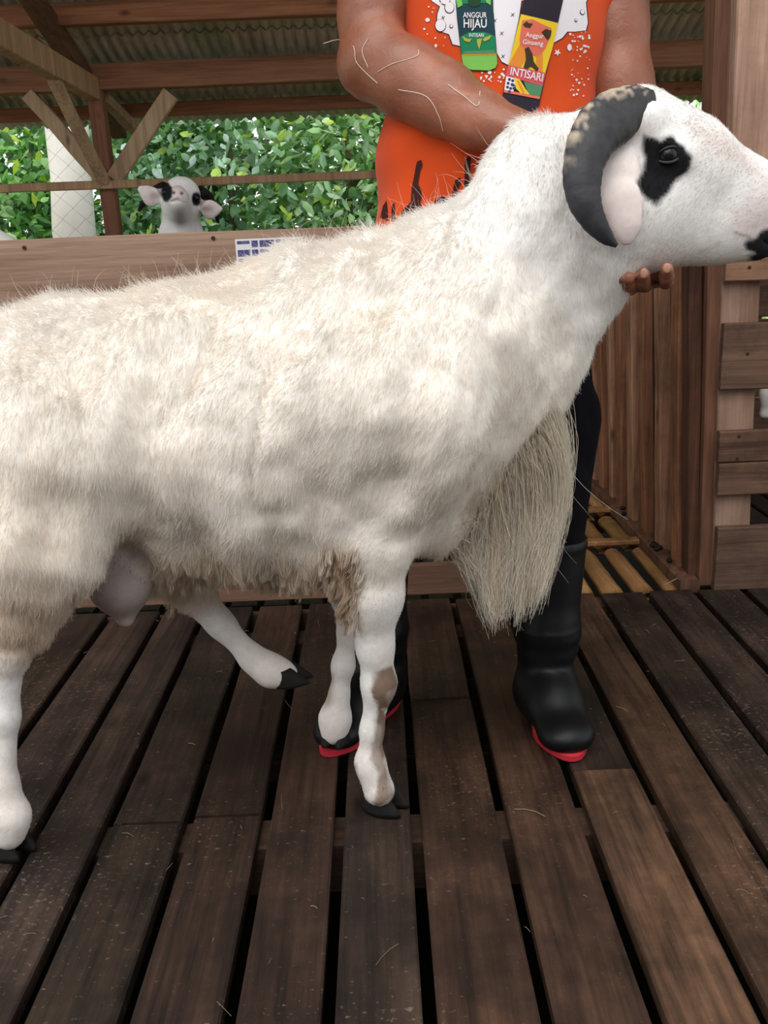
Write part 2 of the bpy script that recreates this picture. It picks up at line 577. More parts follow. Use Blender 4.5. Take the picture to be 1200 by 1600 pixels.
# plank floor: each plank a board of its own, gaps where the photograph has them
floor = tag(empty('floor', (0, 1.0, 0)), kind='structure')
GAPS = [-.685, -.556, -.449, -.324, -.202, -.088, .029, .162, .287, .405, .519, .637]
gx = [-.685 - .122*k for k in range(8, 0, -1)] + GAPS + [.637 + .12*k for k in range(1, 9)]
F_END, F_START = 2.142, -.7
tones = {(8,): None}
for i in range(len(gx) - 1):
    x0, x1 = gx[i] + .0085, gx[i + 1] - .0085
    cx, w = (x0 + x1)/2, x1 - x0
    g = i - 8                                     # 0 = plank right of the first measured gap
    runs = [(F_START, F_END - random.uniform(0, .006))]
    if g == 8: runs = [(F_START, 1.352), (1.356, F_END)]
    elif g in (2, 3): runs = [(F_START, 1.232 + .01*g), (1.236 + .01*g, F_END)]
    elif g == 6: runs = [(F_START, 1.62), (1.624, F_END)]
    for r, (ya, yb) in enumerate(runs):
        me = box_mesh('plank', (cx, ya, -.0125 + random.uniform(-.0012, .0012)), (cx, yb, -.0125 + random.uniform(-.0012, .0012)), w, .025, bev=.003, jit=.0014, seg=5)
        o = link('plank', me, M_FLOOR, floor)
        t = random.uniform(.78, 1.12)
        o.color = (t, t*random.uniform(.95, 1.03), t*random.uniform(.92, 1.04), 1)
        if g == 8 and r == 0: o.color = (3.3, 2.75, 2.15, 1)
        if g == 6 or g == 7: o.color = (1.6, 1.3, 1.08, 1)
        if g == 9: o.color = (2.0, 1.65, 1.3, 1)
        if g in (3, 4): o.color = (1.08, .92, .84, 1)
for y in (-.3, .48, 1.26, 2.02):
    link('joist', box_mesh('joist', (-1.7, y, -.075), (1.7, y, -.075), .07, .09, side=(0, 1, 0), jit=.003, seg=4), M_OLD, floor).color = (.6, .6, .6, 1)

# added boards, unseen, shut daylight out so the plank gaps go dark
for a, c in (((-1.72, F_START), (1.72, F_START)), ((-1.72, F_END + .012), (.30, F_END + .012)), ((-1.72, F_START), (-1.72, F_END)), ((1.72, F_START), (1.72, F_END))):
    for z in (-.12, -.33, -.54):
        link('light_seal_board', box_mesh('light_seal_board', (*a, z), (*c, z), .2, .02, side=(0, 0, 1)), M_OLD, floor).color = (.6, .6, .6, 1)

# bamboo floor of the passage behind
bam = tag(empty('bamboo_floor', (.55, 3, -.02)), kind='structure')


def bamboo(a, b, w, h, name, parent, nseg=6):
    a = np.array(a); b = np.array(b); ax = b - a; L = np.linalg.norm(ax); ax /= L
    s = np.cross(ax, (0, 0, 1.0)); s /= np.linalg.norm(s)
    V = []; Fc = []; prof = [(-1, -.35), (-.85, .35), (-.45, .85), (0, 1), (.45, .85), (.85, .35), (1, -.35)]
    n = nseg*2
    for i in range(n + 1):
        t = i/n; sw = 1.0 + (.045 if i % 4 == 2 else 0)
        if i in (0, n): sw *= .88
        for p, z in prof:
            V.append(a + ax*L*t + s*p*w/2*sw + np.array([0, 0, z*h*sw - h]))
    m = len(prof)
    for i in range(n):
        for k in range(m - 1): Fc.append((i*m + k, (i+1)*m + k, (i+1)*m + k + 1, i*m + k + 1))
        Fc.append((i*m + m - 1, (i+1)*m + m - 1, (i+1)*m, i*m))
    Fc.append(tuple(range(m - 1, -1, -1))); Fc.append(tuple(n*m + k for k in range(m)))
    o = link(name, mesh_py(name, V, Fc, True), M_BAMBOO, parent)
    t = random.uniform(.75, 1.12); o.color = (t, t*random.uniform(.93, 1.0), t*random.uniform(.85, 1), 1)
    return o


rows_y = [2.15, 2.53, 2.86, 3.25, 3.7, 4.2, 4.7]
for r in range(len(rows_y) - 1):
    x = .33 + random.uniform(0, .03)
    while x < .735:
        w = random.uniform(.05, .06)
        xs_ = random.uniform(-.008, .008)
        bamboo((x, rows_y[r] + .012, -.014 + random.uniform(-.004, .004)), (x + xs_, rows_y[r+1] - .012 + random.uniform(-.02, .01), -.014), w, .016, 'bamboo_slat', bam)
        x += w + random.uniform(.018, .026)
for y in rows_y[1:-1]:
    link('cross_strip', box_mesh('cross_strip', (.32, y, .000), (.765, y + .004, .000), .034, .016, side=(0, 1, 0), jit=.002, seg=4), M_BAMBOO, bam).color = (1.05, 1, .95, 1)
for y in (2.2, 3.0, 3.8, 4.6):
    link('joist', box_mesh('joist', (.3, y, -.08), (.8, y, -.08), .06, .07, side=(0, 1, 0)), M_OLD, bam).color = (.5, .5, .5, 1)

penf = tag(empty('pen_floor', (-.8, 3.4, -.02)), kind='structure')
for k in range(34):
    x = -2.55 + k*.084
    link('floor_slat', box_mesh('floor_slat', (x, 2.2, -.03), (x, 4.75, -.03), .066, .018, jit=.002, seg=3), M_FLOOR, penf)
# wall of upright slats along the passage
wall = tag(empty('wall_right', (.8, 2.8, 0)), kind='structure')
LEAN = -.045
link('corner_post', box_mesh('corner_post', (.772, 2.215, .0), (.772 + LEAN*.95, 2.215, .95), .03, .06, jit=.002, seg=4), M_SLAT, wall).color = (.62, .5, .45, 1)
y = 2.25; k = 0
while y < 4.75:
    dep = random.uniform(.035, .07) if k % 2 == 0 else random.uniform(.03, .055)
    xo = .762 + (0 if k % 2 == 0 else .030) + random.uniform(-.004, .004)
    top = .93 + random.uniform(-.03, .03)
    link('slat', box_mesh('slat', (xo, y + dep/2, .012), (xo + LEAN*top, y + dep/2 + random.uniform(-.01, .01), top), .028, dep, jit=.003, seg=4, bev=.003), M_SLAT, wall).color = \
        ((2.3, 2.25, 2.25, 1) if k % 4 == 2 else (1.7, 1.4, 1.2, 1) if k % 4 == 0 else (.7, .58, .5, 1))  # set-back slats tinted darker, gap shade put into their colour
    y += dep + random.uniform(.004, .03); k += 1
link('sill', box_mesh('sill', (.752, 2.15, .004), (.742, 4.8, .004), .05, .034, jit=.002, seg=6), M_SLAT, wall).color = (.95, .85, .8, 1)
link('top_rail', box_mesh('top_rail', (.785 + LEAN*.86, 2.2, .86), (.785 + LEAN*.86, 4.8, .86), .03, .06, side=(1, 0, 0)), M_SLAT, wall)

# pen front on the left
pen = empty('pen_fence', (-.8, 2.16, 0))
tag(pen, 'pale sawn board fence of the pen behind the big white ram', 'fence')
for z0, z1, c in ((.012, .092, (.5, .42, .38, 1)), (.2, .32, (.8, .8, .8, 1)), (.46, .58, (.85, .85, .85, 1)), (.747, .89, (1.0, 1.0, 1.0, 1))):
    link('board', box_mesh('board', (-2.6, 2.16, (z0 + z1)/2), (.37, 2.16, (z0 + z1)/2 - .002), z1 - z0, .024, side=(0, 0, 1), jit=.0015, seg=10, bev=.003), M_FENCE, pen).color = c
for x in (-2.3, -.9, .34):
    link('post', box_mesh('post', (x, 2.205, -.6), (x, 2.205, .885), .07, .06, jit=.002, seg=3), M_FENCE_V, pen)
for px, py in ((38, 387), (333, 372)):
    p = atY(px, py, 2.147)
    V, Fc = tube([p + (0, .004, 0), p + (0, -.0015, 0)], .0045, 8)
    link('nail_head', mesh_py('nail_head', V, Fc), flat_mat('rusty_nail', srgb(58, 36, 26), .7), pen)

# board fence on the right, nailed on an upright plank
rf = empty('board_fence', (.9, 2.14, 0))
tag(rf, 'brown horizontal board fence nailed to an upright plank at right', 'fence')


def xl(z):                                          # left edge of the leaning boards
    return .803 - .027*z


link('upright_plank', box_mesh('upright_plank', (xl(0) + .047, 2.165, 0), (xl(1.9) + .045, 2.165, 1.9), .088, .03, bev=.003, jit=.002, seg=5), M_FENCE_V, rf).color = (.86, .83, .83, 1)
link('upper_plank', box_mesh('upper_plank', (xl(.8) + .055, 2.139, atY(1160, 402, 2.139)[2]), (xl(1.9) + .060, 2.139, 1.9), .105, .022, bev=.003, jit=.002, seg=5), M_FENCE_V, rf).color = (1.3, 1.25, 1.27, 1)
link('post', box_mesh('post', (xl(0) - .006, 2.20, 0), (xl(1.9) - .012, 2.20, 1.9), .035, .075, bev=.004, jit=.002, seg=5), M_REDV, rf).color = (1.0, 1.0, 1.0, 1)
for y0, y1, c in ((404, 440, (1.75, 1.65, 1.55, 1)), (505, 609, (1.0, .98, .98, 1)), (672, 721, (.98, .92, .92, 1)), (722, 772, (.9, .85, .85, 1)), (822, 919, (.86, .86, .88, 1))):
    za = atY(1150, y0, 2.138)[2]; zb = atY(1150, y1, 2.138)[2]; zm = (za + zb)/2
    bo = link('board', box_mesh('board', (xl(zm) + random.uniform(-.003, .003), 2.138, zm), (2.3, 2.138, zm + random.uniform(-.01, .01)), za - zb, .022, side=(0, 0, 1), jit=.0015, seg=8, bev=.003), M_OLD, rf)
    bo.color = c
for px, py in ((1171, 418), (1168, 553), (1155, 682), (1152, 717)):
    p = atY(px, py, 2.1265)
    V, Fc = tube([p + (0, .004, 0), p + (0, -.0012, 0)], .004, 8)
    link('nail_head', mesh_py('nail_head', V, Fc), bpy.data.materials['rusty_nail'], rf)
for x in (1.75,):
    link('post', box_mesh('post', (x, 2.18, -.6), (x, 2.18, 1.0), .08, .05), M_FENCE_V, rf)

# added unseen boards behind the camera, block low sky from legs and floor
wf = tag(empty('sky_block_wall', (0, -.95, 0)), kind='structure')
for k in range(9):
    z = .08 + k*.172
    link('board', box_mesh('board', (-2.8, -.95, z), (2.8, -.95, z), .15, .022, side=(0, 0, 1), jit=.002, seg=6), M_OLD, wf)
for x in (-2.4, -.8, .8, 2.4):
    link('post', box_mesh('post', (x, -.995, -.6), (x, -.995, 1.56), .08, .06), M_REDV, wf)
# right pen: floor, and back boards added to make the inside dark
penr = tag(empty('pen_floor', (1.6, 3.0, -.02)), kind='structure')
for k in range(19):
    x = .83 + k*.084
    link('floor_slat', box_mesh('floor_slat', (x, 2.2, -.03), (x, 3.85, -.03), .07, .018, jit=.002, seg=3), M_FLOOR, penr)
wbk = tag(empty('dark_backing', (1.6, 3.9, 0)), kind='structure')
for k in range(6):
    z = .08 + k*.165
    link('board', box_mesh('board', (.80, 3.9, z), (2.4, 3.9, z), .158, .022, side=(0, 0, 1), jit=.002, seg=4), M_OLD, wbk).color = (.7, .65, .62, 1)
# ---------------------------------------------------------------- roof
m, nt, b = new_mat('old_corrugated_sheet')
tc = nd(nt, 'ShaderNodeTexCoord'); geo = nd(nt, 'ShaderNodeNewGeometry')
mp = nd(nt, 'ShaderNodeMapping'); mp.inputs['Scale'].default_value = (2.2, .9, .9)
nt.links.new(geo.outputs['Position'], mp.inputs['Vector'])
nz = nd(nt, 'ShaderNodeTexNoise', Scale=2.0, Detail=7.0, Roughness=.65)
nt.links.new(mp.outputs[0], nz.inputs['Vector'])
nt.links.new(ramp(nt, nz.outputs[0], [(.3, srgb(160, 150, 132)), (.5, srgb(206, 200, 184)), (.62, srgb(166, 172, 142)), (.75, srgb(146, 130, 104))]), b.inputs['Base Color'])
b.inputs['Roughness'].default_value = .55
b.inputs['Metallic'].default_value = .15
M_ROOF = m
RS = .325


def zr(y): return 1.72 + (4.8 - y)*RS


roof = tag(empty('roof', (0, 4.8, 1.7)), kind='structure')
PITCHW = .05; SW = .8; NPT = int(SW/PITCHW*6)
sheet_rows = [(5.45, 4.62, 0.0), (4.72, 3.3, .006), (3.4, 2.0, .012), (2.1, 1.3, .018)]
for r, (ya, yb, up_) in enumerate(sheet_rows):
    V = []; Fc = []
    L = (ya - yb)
    for j, yy in enumerate((0, -L/2, -L)):
        for i in range(NPT + 5):
            x = i*PITCHW/6
            V.append((x, yy, -yy*RS + .0085*math.sin(2*math.pi*x/PITCHW)))
    W_ = NPT + 5
    for j in range(2):
        for i in range(W_ - 1):
            Fc.append((j*W_ + i, j*W_ + i + 1, (j+1)*W_ + i + 1, (j+1)*W_ + i))
    me = mesh_py('corrugated_sheet', V, Fc, True); me.materials.append(M_ROOF)
    for k in range(-5, 6):
        o = bpy.data.objects.new('corrugated_sheet', me); COL.objects.link(o); o.parent = roof
        o.location = (k*SW - .33, ya - 4.8, zr(ya) + up_ + .016 + .0015*(k % 2) - 1.7)
for yy, h, w in ((5.2, .065, .05), (4.35, .085, .06), (3.75, .08, .06), (3.1, .08, .06), (2.4, .08, .06), (1.6, .08, .06)):
    link('purlin', box_mesh('purlin', (-4.3, yy, zr(yy) - h/2), (4.3, yy, zr(yy) - h/2), w, h, side=(0, 1, 0), jit=.004, seg=12), M_RED, roof).color = (1.15, 1.05, 1, 1)
link('plate_beam', box_mesh('plate_beam', (-4.3, 4.8, 1.652), (4.3, 4.8, 1.652), .08, .115, side=(0, 1, 0), jit=.004, seg=12), M_RED, roof)
XP = float(atY(163, 250, 4.8)[0])
for x in (XP - .035, XP + 3.2, XP - 2.5):
    link('rafter', box_mesh('rafter', (x, 5.3, zr(5.3) - .085), (x, 1.4, zr(1.4) - .125), .075, .08, jit=.003, seg=8), M_REDY, roof).color = (.75, .72, .7, 1)

# roof post with its braces
rp = empty('roof_post', (XP, 4.8, -.6))
tag(rp, 'red-brown roof post with slanting timber braces, left of the peeking sheep', 'post')
pt = atY(150, 145, 4.8); pb = atY(179, 372, 4.8)
dv = (pb - pt)/(pb[2] - pt[2])
link('post', box_mesh('post', pb + dv*(-.6 - pb[2]), pb + dv*(1.6 - pb[2]), .072, .07, jit=.003, seg=5), M_REDV, rp).color = (1.05, .95, .95, 1)


def brace(p0, p1, w, t=.04, side=None, c=(1, 1, 1, 1), par=rp, m=M_BRACE):
    p0 = np.array(p0); p1 = np.array(p1)
    sd = np.cross(p1 - p0, (0, 1.0, 0)) if side is None else side
    link('brace', box_mesh('brace', p0, p1, w, t, side=sd, jit=.003, seg=3), m, par).color = c


brace(atY(44, 147, 4.775), atY(158, 276, 4.775), .07)
brace(atY(266, 146, 4.775), atY(178, 280, 4.775), .075, c=(1.1, 1.08, 1.05, 1))
xq = float(atY(152, 125, 4.8)[0]) - .02
tz = 1.60
brace((xq, 4.78, tz), (xq - .01, 2.6, tz + .02), .06, .1, side=(1, 0, 0), c=(.95, .85, .78, 1))       # tie beam running forward
brace((xq - .01, 4.22, 1.56), (xq + .015, 4.76, 1.17), .045, .05, side=(1, 0, 0), c=(1.05, 1, .95, 1))
brace((xq + .03, 4.84, 1.57), (xq + .12, 5.16, 1.43), .05, .05, side=(1, 0, 0), c=(.8, .78, .72, 1))
for x in (XP + 3.2, XP - 2.5):
    o = empty('roof_post', (x, 4.8, -.6))
    tag(o, 'plain red-brown roof post under the eave beam, ' + ('far right of the shed' if x > 0 else 'far left of the shed'), 'post')
    link('post', box_mesh('post', (x, 4.8, -.6), (x, 4.8, 1.6), .07, .07, jit=.003, seg=4), M_REDV, o)

# rail along the back of the pens
za = atY(0, 295, 4.74); zb = atY(590, 273, 4.74)
rl = box_mesh('back_rail', za + (za - zb)*1.2, zb + (zb - za)*2.2, .04, .03, side=(0, 0, 1), jit=.002, seg=10)
tag(link('back_rail', rl, M_BRACE), 'thin weathered wooden rail along the open back of the pens', 'rail')
bpy.data.objects['back_rail'].color = (.9, .8, .72, 1)

# wire netting hung from the eave beam
V = []; Fc = []; PW = .058; HW = .05; Y0 = 4.86
zt, zbm = 1.62, .55
nseg = int((zt - zbm)/HW)
for i in range(-40, 40):
    pts = []
    for j in range(nseg + 1):
        pts.append((i*PW + (PW*.5 if (j + i) % 2 else -PW*.5)*.98 , Y0 + (.0015 if j % 2 else -.0015) + .012*math.sin(i*.7 + j*.3), zt - j*HW + .006*math.sin(i*.9)))
    v, f = tube(pts, .0009, 3, False)
    n0 = len(V); V += v; Fc += [tuple(q + n0 for q in ff) for ff in f]
M_WIRE = flat_mat('dull_wire', srgb(92, 88, 80), .6, .4)
tag(link('wire_netting', mesh_py('wire_netting', V, Fc), M_WIRE), 'thin diamond wire netting hanging below the eave beam', 'netting')

# ================================================================ the ram
def P(px, py, Y): return atY(px, py, Y)


def R(px, py, Y, r): return r*mpp(atY(px, py, Y))


M_RAMSKIN = attr_mat('ram_skin', .85, .15, 90, .10, .25)
M_FUR = hair_mat('ram_fur', .7, .4)
ram_xs = grid(-.74, .68, (.3, .0062), (.68, .0036))
ram_ys = grid(.98, 1.66, (1.14, .0062), (1.52, .0042), (1.66, .0062))
ram_zs = grid(-.01, 1.08, (.70, .0062), (1.08, .0036))
rb_ = Body(ram_xs, ram_ys, ram_zs)
YW = (0, 1.0, 0)
WHITE, CREAM, TAN, PINK, GREY = (.90, .875, .845), (.90, .845, .775), (.70, .55, .40), (.80, .68, .65), (.38, .31, .30)


def rc(x0, y0, Y0, r0, x1=None, y1=None, Y1=None, r1=None, k=.03, sq=None, cut=False, body=None, **at):
    a = P(x0, y0, Y0); ra = r0*mpp(a)
    if x1 is None: b_, rbb = a, ra
    else:
        b_ = P(x1, y1, Y1); rbb = r1*mpp(b_)
    (body or rb_).add(a, ra, b_, rbb, k, sq, cut, **at)


YR, YM, YF = 1.30, 1.32, 1.335
# trunk
rc(120, 660, YR, 178, 400, 661, YM, 224, .035, (YW, .84), fur=.017, col=CREAM)
rc(400, 661, YM, 224, 610, 611, YF, 219, .035, (YW, .84), fur=.017, col=CREAM)
rc(610, 605, YF, 226, 715, 548, YF, 185, .04, (YW, .80), fur=.018, col=CREAM)
rc(30, 640, YR, 132, 150, 605, YR, 128, .045, (YW, .95), fur=.018, col=WHITE)          # rump
rc(-70, 640, YR, 42, -95, 840, YR, 18, .03, None, fur=.03, col=WHITE)                   # tail
rc(650, 450, YF, 78, 480, 480, YM, 78, .05, (YW, 1.2), fur=.018, col=WHITE)           # withers
# neck
rc(735, 500, YF, 168, 870, 318, YF, 118, .04, (YW, .74), fur=.014, col=WHITE)
rc(870, 318, YF, 118, 955, 265, YF, 96, .04, (YW, .74), fur=.010, col=WHITE)
rc(775, 585, YF, 88, 885, 430, YF, 96, .04, (YW, .75), fur=.016, col=WHITE)           # dewlap
rc(690, 715, YF, 105, 755, 620, YF, 92, .04, (YW, .8), fur=.016, col=CREAM)             # brisket
# head
rc(1000, 208, YF, 64, 1078, 262, YF, 68, .03, (YW, .92), fur=.010, col=WHITE)
rc(1078, 262, YF, 68, 1165, 320, YF, 60, .03, (YW, .72), fur=.009, col=WHITE)
rc(1165, 320, YF, 59, 1207, 342, YF, 44, .03, (YW, .66), fur=.004, col=WHITE)
rc(1018, 330, YF, 84, 1098, 352, YF, 53, .035, (YW, .78), fur=.008, col=WHITE)
rc(1098, 352, YF, 52, 1176, 373, YF, 28, .03, (YW, .72), fur=.005, col=WHITE)
rc(945, 335, YF, 100, 1000, 330, YF, 82, .04, (YW, .78), fur=.010, col=WHITE)          # throat
for sgn in (-1, 1):
    rc(1034, 232, YF + sgn*.052, 26, 1062, 246, YF + sgn*.048, 22, .02, None, fur=.005, col=WHITE)  # brow
    rc(1004, 190, YF + sgn*.045, 36, k=.02, fur=.006, col=WHITE)                                    # horn root
    # ear
    y0 = YF + sgn*.062; y1 = YF + sgn*.098
    rc(966, 236, y0, 15, 968, 270, (y0 + y1)/2, 23, .02, ((0, 1, .3*sgn), .45), fur=.004, col=PINK)
    rc(968, 270, (y0 + y1)/2, 23, 973, 318, y1, 25, .02, ((0, 1, .2*sgn), .36), fur=.003, col=PINK)
    rc(973, 318, y1, 25, 980, 356, y1 + sgn*.004, 16, .02, ((0, 1, .1), .36), fur=.003, col=PINK)
    rc(980, 356, y1 + sgn*.004, 16, 980, 376, y1 + sgn*.004, 7, .015, ((0, 1, .1), .4), fur=.003, col=PINK)
    # eye socket, nostril
    rc(1041, 243, YF + sgn*.074, 13, k=.008, cut=True)
    rc(1203, 318, YF + sgn*.030, 5, 1216, 334, YF + sgn*.024, 6, .005, cut=True)
    # mouth
    pass
rc(1182, 377, YF, 1.2, 1205, 386, YF, 1.6, .004, (YW, 30.0), cut=True)
# shoulders, near and far foreleg
for near in (True, False):
    if near:
        c = [(645, 650, 1.235, 105), (585, 850, 1.235, 58), (583, 930, 1.245, 44), (586, 1010, 1.252, 26), (592, 1068, 1.256, 24), (581, 1140, 1.26, 15), (578, 1192, 1.262, 20), (592, 1234, 1.256, 25)]
    else:
        c = [(640, 660, 1.45, 110), (570, 850, 1.43, 52), (552, 920, 1.428, 36), (544, 985, 1.43, 14), (536, 1040, 1.43, 15), (530, 1085, 1.43, 13), (524, 1122, 1.43, 22), (522, 1144, 1.425, 20)]
    fl = [.016, .012, .006, .006, .006, .006, .007, .007]
    cl = [CREAM, CREAM, WHITE, WHITE, WHITE, WHITE, WHITE, WHITE]
    for i in range(7):
        rc(*c[i], *c[i+1], .022 if i else .05, (YW, .85) if i < 2 else None, fur=(fl[i] + fl[i+1])/2, col=cl[i])
rc(540, 905, 1.24, 26, 545, 960, 1.25, 17, .02, fur=.016, col=TAN)                      # elbow wool
# hind legs
c = [(75, 700, 1.20, 150), (55, 850, 1.20, 100), (30, 945, 1.195, 52), (12, 1020, 1.195, 27), (10, 1120, 1.195, 17), (8, 1225, 1.195, 17), (16, 1275, 1.19, 27), (14, 1302, 1.185, 25)]
fl = [.018, .02, .018, .007, .006, .006, .007, .007]
for i in range(7):
    rc(*c[i], *c[i+1], .022 if i > 1 else .05, (YW, .7) if i < 1 else None, fur=(fl[i] + fl[i+1])/2, col=CREAM if i < 2 else WHITE)
rc(50, 955, 1.185, 18, 58, 1000, 1.187, 7, .015, fur=.02, col=TAN)
c = [(120, 700, 1.42, 130), (225, 850, 1.43, 72), (300, 925, 1.43, 30), (345, 975, 1.43, 19), (396, 1030, 1.425, 18), (424, 1048, 1.42, 23), (446, 1054, 1.418, 20)]
fl = [.03, .03, .008, .004, .004, .005, .005]
for i in range(6):
    rc(*c[i], *c[i+1], .022 if i > 1 else .05, None, fur=(fl[i] + fl[i+1])/2, col=CREAM if i < 2 else WHITE)
# scrotum
rc(184, 855, 1.28, 40, 188, 912, 1.275, 50, .012, None, fur=.0035, col=GREY)
rc(194, 952, 1.275, 20, 196, 966, 1.275, 15, .015, None, fur=.002, col=(.6, .52, .44))
# belly wool
rc(275, 825, 1.31, 66, 470, 830, 1.32, 66, .04, (YW, 1.3), fur=.022, col=CREAM)
rc(640, 815, 1.33, 50, 700, 820, 1.33, 42, .04, (YW, 1.2), fur=.014, col=CREAM)

V, Q = rb_.surface()
V = relax(V, Q, 2, .5)
fur = rb_.attr(V, 'fur', .01)
colr = rb_.attr(V, 'col', WHITE)
N = vnormals(V, Q)
# wool lies in folds and lumps
wool = np.clip((fur - .008)/.006, 0, 1)
# folds run down the flank, tilted back
F_ = V.copy(); F_[:, 2] = V[:, 2]*.35 + V[:, 0]*.25; F_[:, 0] = V[:, 0] - .25*V[:, 2]
lump = .014*vnoise(F_, 11, 1) + .010*(.35 - np.abs(vnoise(F_, 13, 12))) + .013*vnoise(F_, 21, 2) - .008*np.clip(.22 - np.abs(vnoise(F_, 15, 17)), 0, 1)/.22*np.clip(.1 + 1.6*vnoise(V, 8, 18), 0, 1) + .003*vnoise(V, 34, 7) + .0018*vnoise(F_, 55, 3)
V = V + N*(wool*lump)[:, None]
N = vnormals(V, Q)


def proj_px(V):
    q = V - CP; z = q @ FW
    return 600 + FPX*(q @ RT)/z, 800 - FPX*(q @ UP)/z


def blob(px, py, pts, soft=6):
    """inside test of a polygon on the near side, softened: 1 inside, 0 outside (markings measured on the photo)"""
    pts = np.array(pts, float); ins = np.zeros(len(px), bool); dmin = np.full(len(px), 1e9)
    for i in range(len(pts)):
        (xa, ya), (xb, yb) = pts[i], pts[(i+1) % len(pts)]
        c = ((ya > py) != (yb > py)) & (px < (xb - xa)*(py - ya)/(yb - ya + 1e-9) + xa)
        ins ^= c
        t = np.clip(((px - xa)*(xb - xa) + (py - ya)*(yb - ya))/((xb - xa)**2 + (yb - ya)**2), 0, 1)
        dmin = np.minimum(dmin, np.hypot(px - xa - t*(xb - xa), py - ya - t*(yb - ya)))
    return np.clip(.5 + np.where(ins, dmin, -dmin)/soft, 0, 1)


# markings: fixed to the head's sagittal plane, so both sides carry them
Vm = V.copy(); Vm[:, 1] = YF - np.abs(V[:, 1] - YF)
hx, hy = proj_px(Vm)
jx = hx + 5*vnoise(V, 90, 4); jy = hy + 5*vnoise(V, 90, 5)
headm = (V[:, 0] > .30) & (V[:, 2] > .70)
patch = blob(jx, jy, [(1005, 208), (1030, 216), (1052, 214), (1070, 228), (1080, 248), (1076, 268), (1058, 288), (1044, 300), (1026, 318), (1012, 315), (1002, 300), (997, 282), (1006, 262), (1004, 240)], 7)*headm*(np.abs(V[:, 1] - YF) > .025)
lips = blob(jx, jy, [(1164, 378), (1176, 372), (1190, 362), (1215, 352), (1250, 350), (1250, 420), (1172, 410), (1166, 402), (1180, 396), (1170, 390)], 6)*headm
nose = blob(jx, jy, [(1085, 190), (1130, 205), (1165, 238), (1205, 280), (1215, 300), (1190, 290), (1150, 262), (1110, 235), (1085, 215)], 26)*headm
muz = blob(jx, jy, [(1150, 330), (1180, 300), (1210, 300), (1215, 350), (1180, 368), (1140, 362)], 24)*headm


def mixv(c, col, f): return c*(1 - f)[:, None] + np.array(col)*f[:, None]


colr = mixv(colr, (.70, .60, .56), .75*nose)
colr = mixv(colr, (.74, .60, .58), .6*muz)
mouth = blob(hx, hy, [(1146, 361), (1168, 368), (1186, 377), (1184, 380), (1166, 371), (1147, 364)], 4)*headm
colr = mixv(colr, (.34, .20, .19), .8*mouth)
colr = mixv(colr, (.60, .50, .47), .5*blob(hx, hy, [(1092, 392), (1125, 378), (1128, 382), (1094, 396)], 8)*headm)  # jaw crease drawn as a darker line, its shade put into colour
colr = mixv(colr, (.012, .012, .014), patch)
colr = mixv(colr, (.02, .022, .026), lips)
# legs: dirt of the stable
lx, ly = proj_px(V)
dn = np.clip(.5 + 1.6*vnoise(V, 34, 6), 0, 1)
neartest = (V[:, 1] < 1.34) & (V[:, 0] > -.2)
d1 = blob(lx, ly, [(505, 862), (552, 860), (562, 900), (552, 965), (540, 985), (518, 970), (512, 900)], 22)*neartest
d2 = blob(lx, ly, [(585, 1050), (612, 1040), (625, 1075), (612, 1110), (592, 1105), (580, 1080)], 6)*neartest
d3 = blob(lx, ly, [(592, 1105), (606, 1120), (600, 1190), (618, 1245), (586, 1262), (592, 1210), (578, 1185)], 6)*neartest
d4 = blob(lx, ly, [(548, 1195), (556, 1195), (560, 1232), (548, 1235)], 8)*neartest
colr = mixv(colr, (.55, .39, .26), np.clip(d1*(.35 + .7*dn), 0, 1))
colr = mixv(colr, (.20, .12, .075), np.clip((d2 + d3)*(.75 + .75*dn), 0, .95))
colr = mixv(colr, (.05, .04, .035), d4)
colr = mixv(colr, (.46, .33, .22), .8*blob(lx, ly, [(508, 1068), (520, 1055), (518, 1100), (506, 1110)], 10)*(V[:, 1] > 1.38))
colr = mixv(colr, (.05, .045, .04), blob(lx, ly, [(40, 985), (60, 985), (58, 1012), (46, 1014)], 14)*(V[:, 0] < -.4)*.8)
shin = np.clip((.34 - V[:, 2])/.06, 0, 1)*(1 - wool)
colr = mixv(colr, (.74, .62, .54), .45*shin*np.clip(.55 + 1.2*vnoise(V, 18, 16), 0, 1))
# belly and hindquarter wool is yellower, the back is cleanest
low = np.clip((.455 - V[:, 2])/.09, 0, 1)*wool
colr = mixv(colr, (.78, .64, .49), .6*low*(.6 + .4*dn))
hind = np.clip((-.40 - V[:, 0])/.08, 0, 1)*np.clip((.52 - V[:, 2])/.15, 0, 1)*wool
colr = mixv(colr, (.70, .53, .38), .6*hind)
rump = np.clip((-.30 - V[:, 0])/.15, 0, 1)*np.clip((.66 - V[:, 2])/.10, 0, 1)*wool
colr = mixv(colr, (.86, .76, .64), .35*rump)
colr = np.clip(colr*(1 + .05*vnoise(V, 20, 8))[:, None], 0, 1)

ram = empty('ram', (0, 1.32, 0))
tag(ram, 'big white woolly ram with dark curled horn, side-on in the foreground', 'sheep')
ram_body = link('body', np_mesh('ram_body', V, Q, True, colr), M_RAMSKIN, ram)

